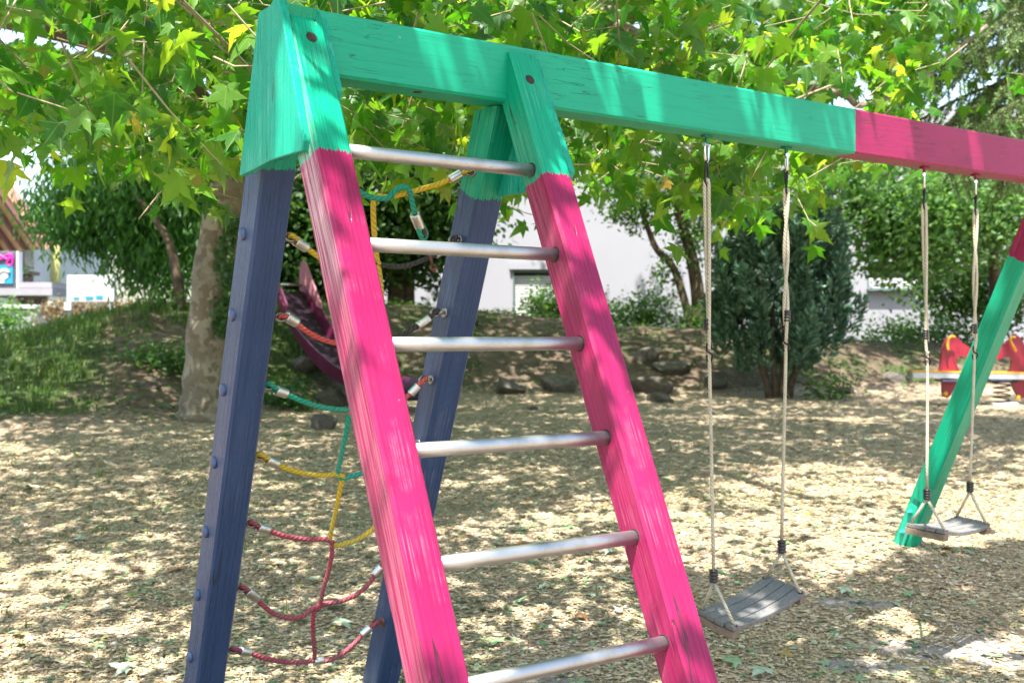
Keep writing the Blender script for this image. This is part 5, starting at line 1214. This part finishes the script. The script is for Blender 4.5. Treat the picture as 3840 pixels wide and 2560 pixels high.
scr = [(-60, 600), (-35, 588), (-14, 598), (0, 601.5), (9, 598), (19, 592.5), (24, 595), (21, 598.5), (13, 597.5), (6, 593), (-2, 589.5)]
def stroke(pts, r, mat, par, d, name='script'):
    b = MB(); b.tube(spline([fl(x, y, d) for x, y in pts], 7), r, 8); return b.build(name, mat, par)
def C5(pts): return [((x/4.48)/PX, (900+y/4.48)/PX) for x, y in pts]
stroke(C5([(-240, 300), (-160, 240), (-60, 300), (0, 322), (60, 300), (110, 258), (160, 240), (150, 270), (165, 290), (205, 275), (190, 240), (192, 280), (215, 340), (205, 410), (165, 432), (125, 410), (125, 370), (160, 320), (200, 300), (228, 282)]), .040, mMag, py, dF-.04)
stroke(C5([(-200, 250), (-60, 262), (0, 260), (60, 290), (110, 315), (150, 310), (165, 290)]), .040, mMag, py, dF-.04)
text('A', 1.5, 617.5, 5.5, dF-.02, mLet, py, .004)
b = MB(); fbox(b, -12, 609, 29.5, 651, dF-.05, .05); cyo = b.build('parking_panel', mCy, py)
text('P', 1.2, 645.8, 20.5, dF-.065, mLet, cyo, .055)
b = MB(); 
for p_, q_ in (((-7, 627.5), (9.5, 619.5)), ((9.5, 619.5), (22, 625.5))):
    b.tube([fl(*p_, dF-.08), fl(*q_, dF-.08)], .055, 8)
b.build('roof_symbol', mLet, cyo)
ga = empty('garage_entrance', tuple(fl(60, 745, dF+.5)), 'grey concrete garage entrance with a slanted side wall under the sign pylon', 'garage')
b = MB(); fbox(b, -90, 661, 120, 678, dF-.6, 5); b.build('lintel', mConc, ga)
b = MB(); fbox(b, 43, 648, 119, 660.5, dF-.1, 4.2); b.build('parapet', mConc, ga)
b = MB(); fbox(b, -90, 678, 120, 800, dF+4.5, .4); b.build('back_wall', plain('back_wall_concrete', (.26, .24, .25), .9, 0, .12, 1.), ga)  # back wall grey, slightly lighter than the lintel concrete
b = MB(); fbox(b, 20, 678, 45, 780, dF+.4, .5); b.build('pillar', mConc, ga)
b = MB(); b.prism([fl(112, 678, dF-.5), fl(120, 678, dF-.5), fl(120, 790, dF-.5), fl(96, 790, dF-.5)], FH*4.6); b.build('side_wall', plain('light_concrete', (.62, .62, .60), .85, 0, .08, 1.5), ga)
b = MB(); p_ = fl(33, 691, dF+.36); b.lathe(p_+FH*.0, -FH, [(0, .19), (.02, .19)], 20); rs = b.build('limit_sign', plain('white_sign_face', (.62, .62, .66), .5), ga)
b = MB(); b.tube([p_-FH*.03+.172*(RH*math.cos(q)+np.array([0, 0, math.sin(q)])) for q in np.linspace(0, 2*math.pi, 25)[:-1]], .022, 8, closed=True); b.build('rim', plain('red_rim', (.5, .03, .05), .5), rs)
b = MB(); 
mRedW = plain('red_paint', (.6, .05, .05), .5); 
bar = MB(); fbox(bar, 57, 687, 84, 694, dF+1.0, .12, .02); baro = bar.build('height_bar', mRedW, ga)
for x in (67, 75.5):
    q = MB(); fbox(q, x-2.3, 687, x+2.3, 694, dF+.985, .10); q.build('white_band', mLet, baro)
vb_ = empty('vent_box', tuple(fl(30, 745, dF-4)), 'white box with a louvred grille and flat lid in front of the garage', 'vent box')
b = MB(); fbox(b, -40, 706, 78, 790, dF-4, 2.); b.build('body', mWhite, vb_)
b = MB(); fbox(b, -40, 700, 83, 709, dF-4.2, 2.4, .03); b.build('lid', mWhite, vb_)
b = MB(); fbox(b, 39, 715, 72, 740, dF-4.03, .03); gro = b.build('grille', plain('grille_dark', (.16, .16, .18), .5), vb_)
for k in range(6):
    b = MB(); y = 716.5+k*4; fbox(b, 40, y, 71, y+2.1, dF-4.08, .05); b.build('louvre', mWhite, gro)
co_ = MB(); co_.tube([fl(120, 745, dF+6), fl(120, 640, dF+6), fl(120, 555, dF+6)], [.36, .33, .30], 14); tr_ = co_.build('trunk', plain('mossy_pale_bark', (.30, .29, .10), .8, 0, .2, 3), None); tr_.name = 'bare_trunk'; tag(tr_, 'straight pale mossy trunk rising in front of the white apartment house', 'tree trunk')
bbd = empty('white_billboard', tuple(fl(205, 745, 34)), 'blank white board with blue marks on posts behind the crest of the mound', 'billboard')
b = MB(); fbox(b, 153, 632, 262, 693, 34, .2, .02); b.build('board', mWhite, bbd)
for x0, x1, y0, y1 in ((168, 182, 682, 687), (196, 214, 680, 687), (220, 236, 678, 686)):
    b = MB(); fbox(b, x0, y0, x1, y1, 33.985, .02); b.build('blue_mark', mCy, bbd)
for x in (157, 250):
    b = MB(); fbox(b, x-2, 693, x+4, 760, 34.03, .12); b.build('post', mWhite, bbd)
b = MB(); fbox(b, 147, 694, 163, 712, 33.9, .1); b.build('small_board', mWhite, bbd)
hd = empty('hedge', tuple(fl(190, 745, 36)), 'clipped reddish brown hedge behind the billboard', 'hedge')
V, Fc = crown_ell(fl(215, 725, 36), 2.0, .5, .55, 3600, .10, 'oval', .2, .8, .12, .1); np_mesh('foliage', V, [(3, Fc)], island_mat('hedge_leaf', [(0, (.10, .05, .03)), (.5, (.20, .11, .06)), (.8, (.16, .17, .05)), (1, (.30, .2, .1))], .6, [(0, (.2, .12, .05)), (1, (.4, .3, .1))], .3), hd)
ft = fl(215, 620, 62); far = empty('distant_tree', (ft[0], ft[1], 0.5), 'hazy pale green tree far beyond the billboard', 'tree')
V, Fc = crown_ell(fl(180, 640, 62), 1.8, 1.5, 1.6, 1800, .22, 'oval', .3, .8, .3, .1); np_mesh('crown', V, [(3, Fc)], mLight, far)
b = MB(); b.tube([(ft[0], ft[1], .3), fl(185, 650, 62)], [.2, .1], 8); b.build('trunk', mBark, far)
EXPOSURE = 2.0
# ------------------------------------------------------------------ daylight
SUNV = Vector((-.35, -.26, 1.0)).normalized()     # towards the sun
sl = bpy.data.lights.new('sun', 'SUN'); sl.energy = 5.0; sl.angle = rad(.5); sl.color = (1, .955, .88)
so = bpy.data.objects.new('sun', sl); COL.objects.link(so); so.rotation_euler = SUNV.to_track_quat('Z', 'Y').to_euler(); so.location = (0, 0, 30)
w = bpy.data.worlds.new('World'); SC.world = w; w.use_nodes = True; nt_ = w.node_tree; bg = nt_.nodes['Background']
sky = nt_.nodes.new('ShaderNodeTexSky'); sky.sky_type = 'NISHITA'; sky.sun_disc = False
sky.sun_elevation = math.asin(SUNV.z); sky.sun_rotation = math.atan2(SUNV.x, SUNV.y); sky.air_density = 1.2; sky.dust_density = 2.5; sky.ozone_density = 1.0
nt_.links.new(sky.outputs[0], bg.inputs[0]); bg.inputs[1].default_value = .125
vs_ = SC.view_settings; vs_.view_transform = 'Standard'; vs_.look = 'None'; vs_.gamma = 1.0; vs_.exposure = EXPOSURE; vs_.use_curve_mapping = False
cy = SC.cycles; cy.max_bounces = 7; cy.diffuse_bounces = 3; cy.glossy_bounces = 3; cy.transmission_bounces = 5; cy.transparent_max_bounces = 6
cy.caustics_reflective = False; cy.caustics_refractive = False; cy.sample_clamp_indirect = 6.0; cy.use_denoising = True
try: cy.denoiser = 'OPENIMAGEDENOISE'
except Exception: pass
SC.render.use_persistent_data = False
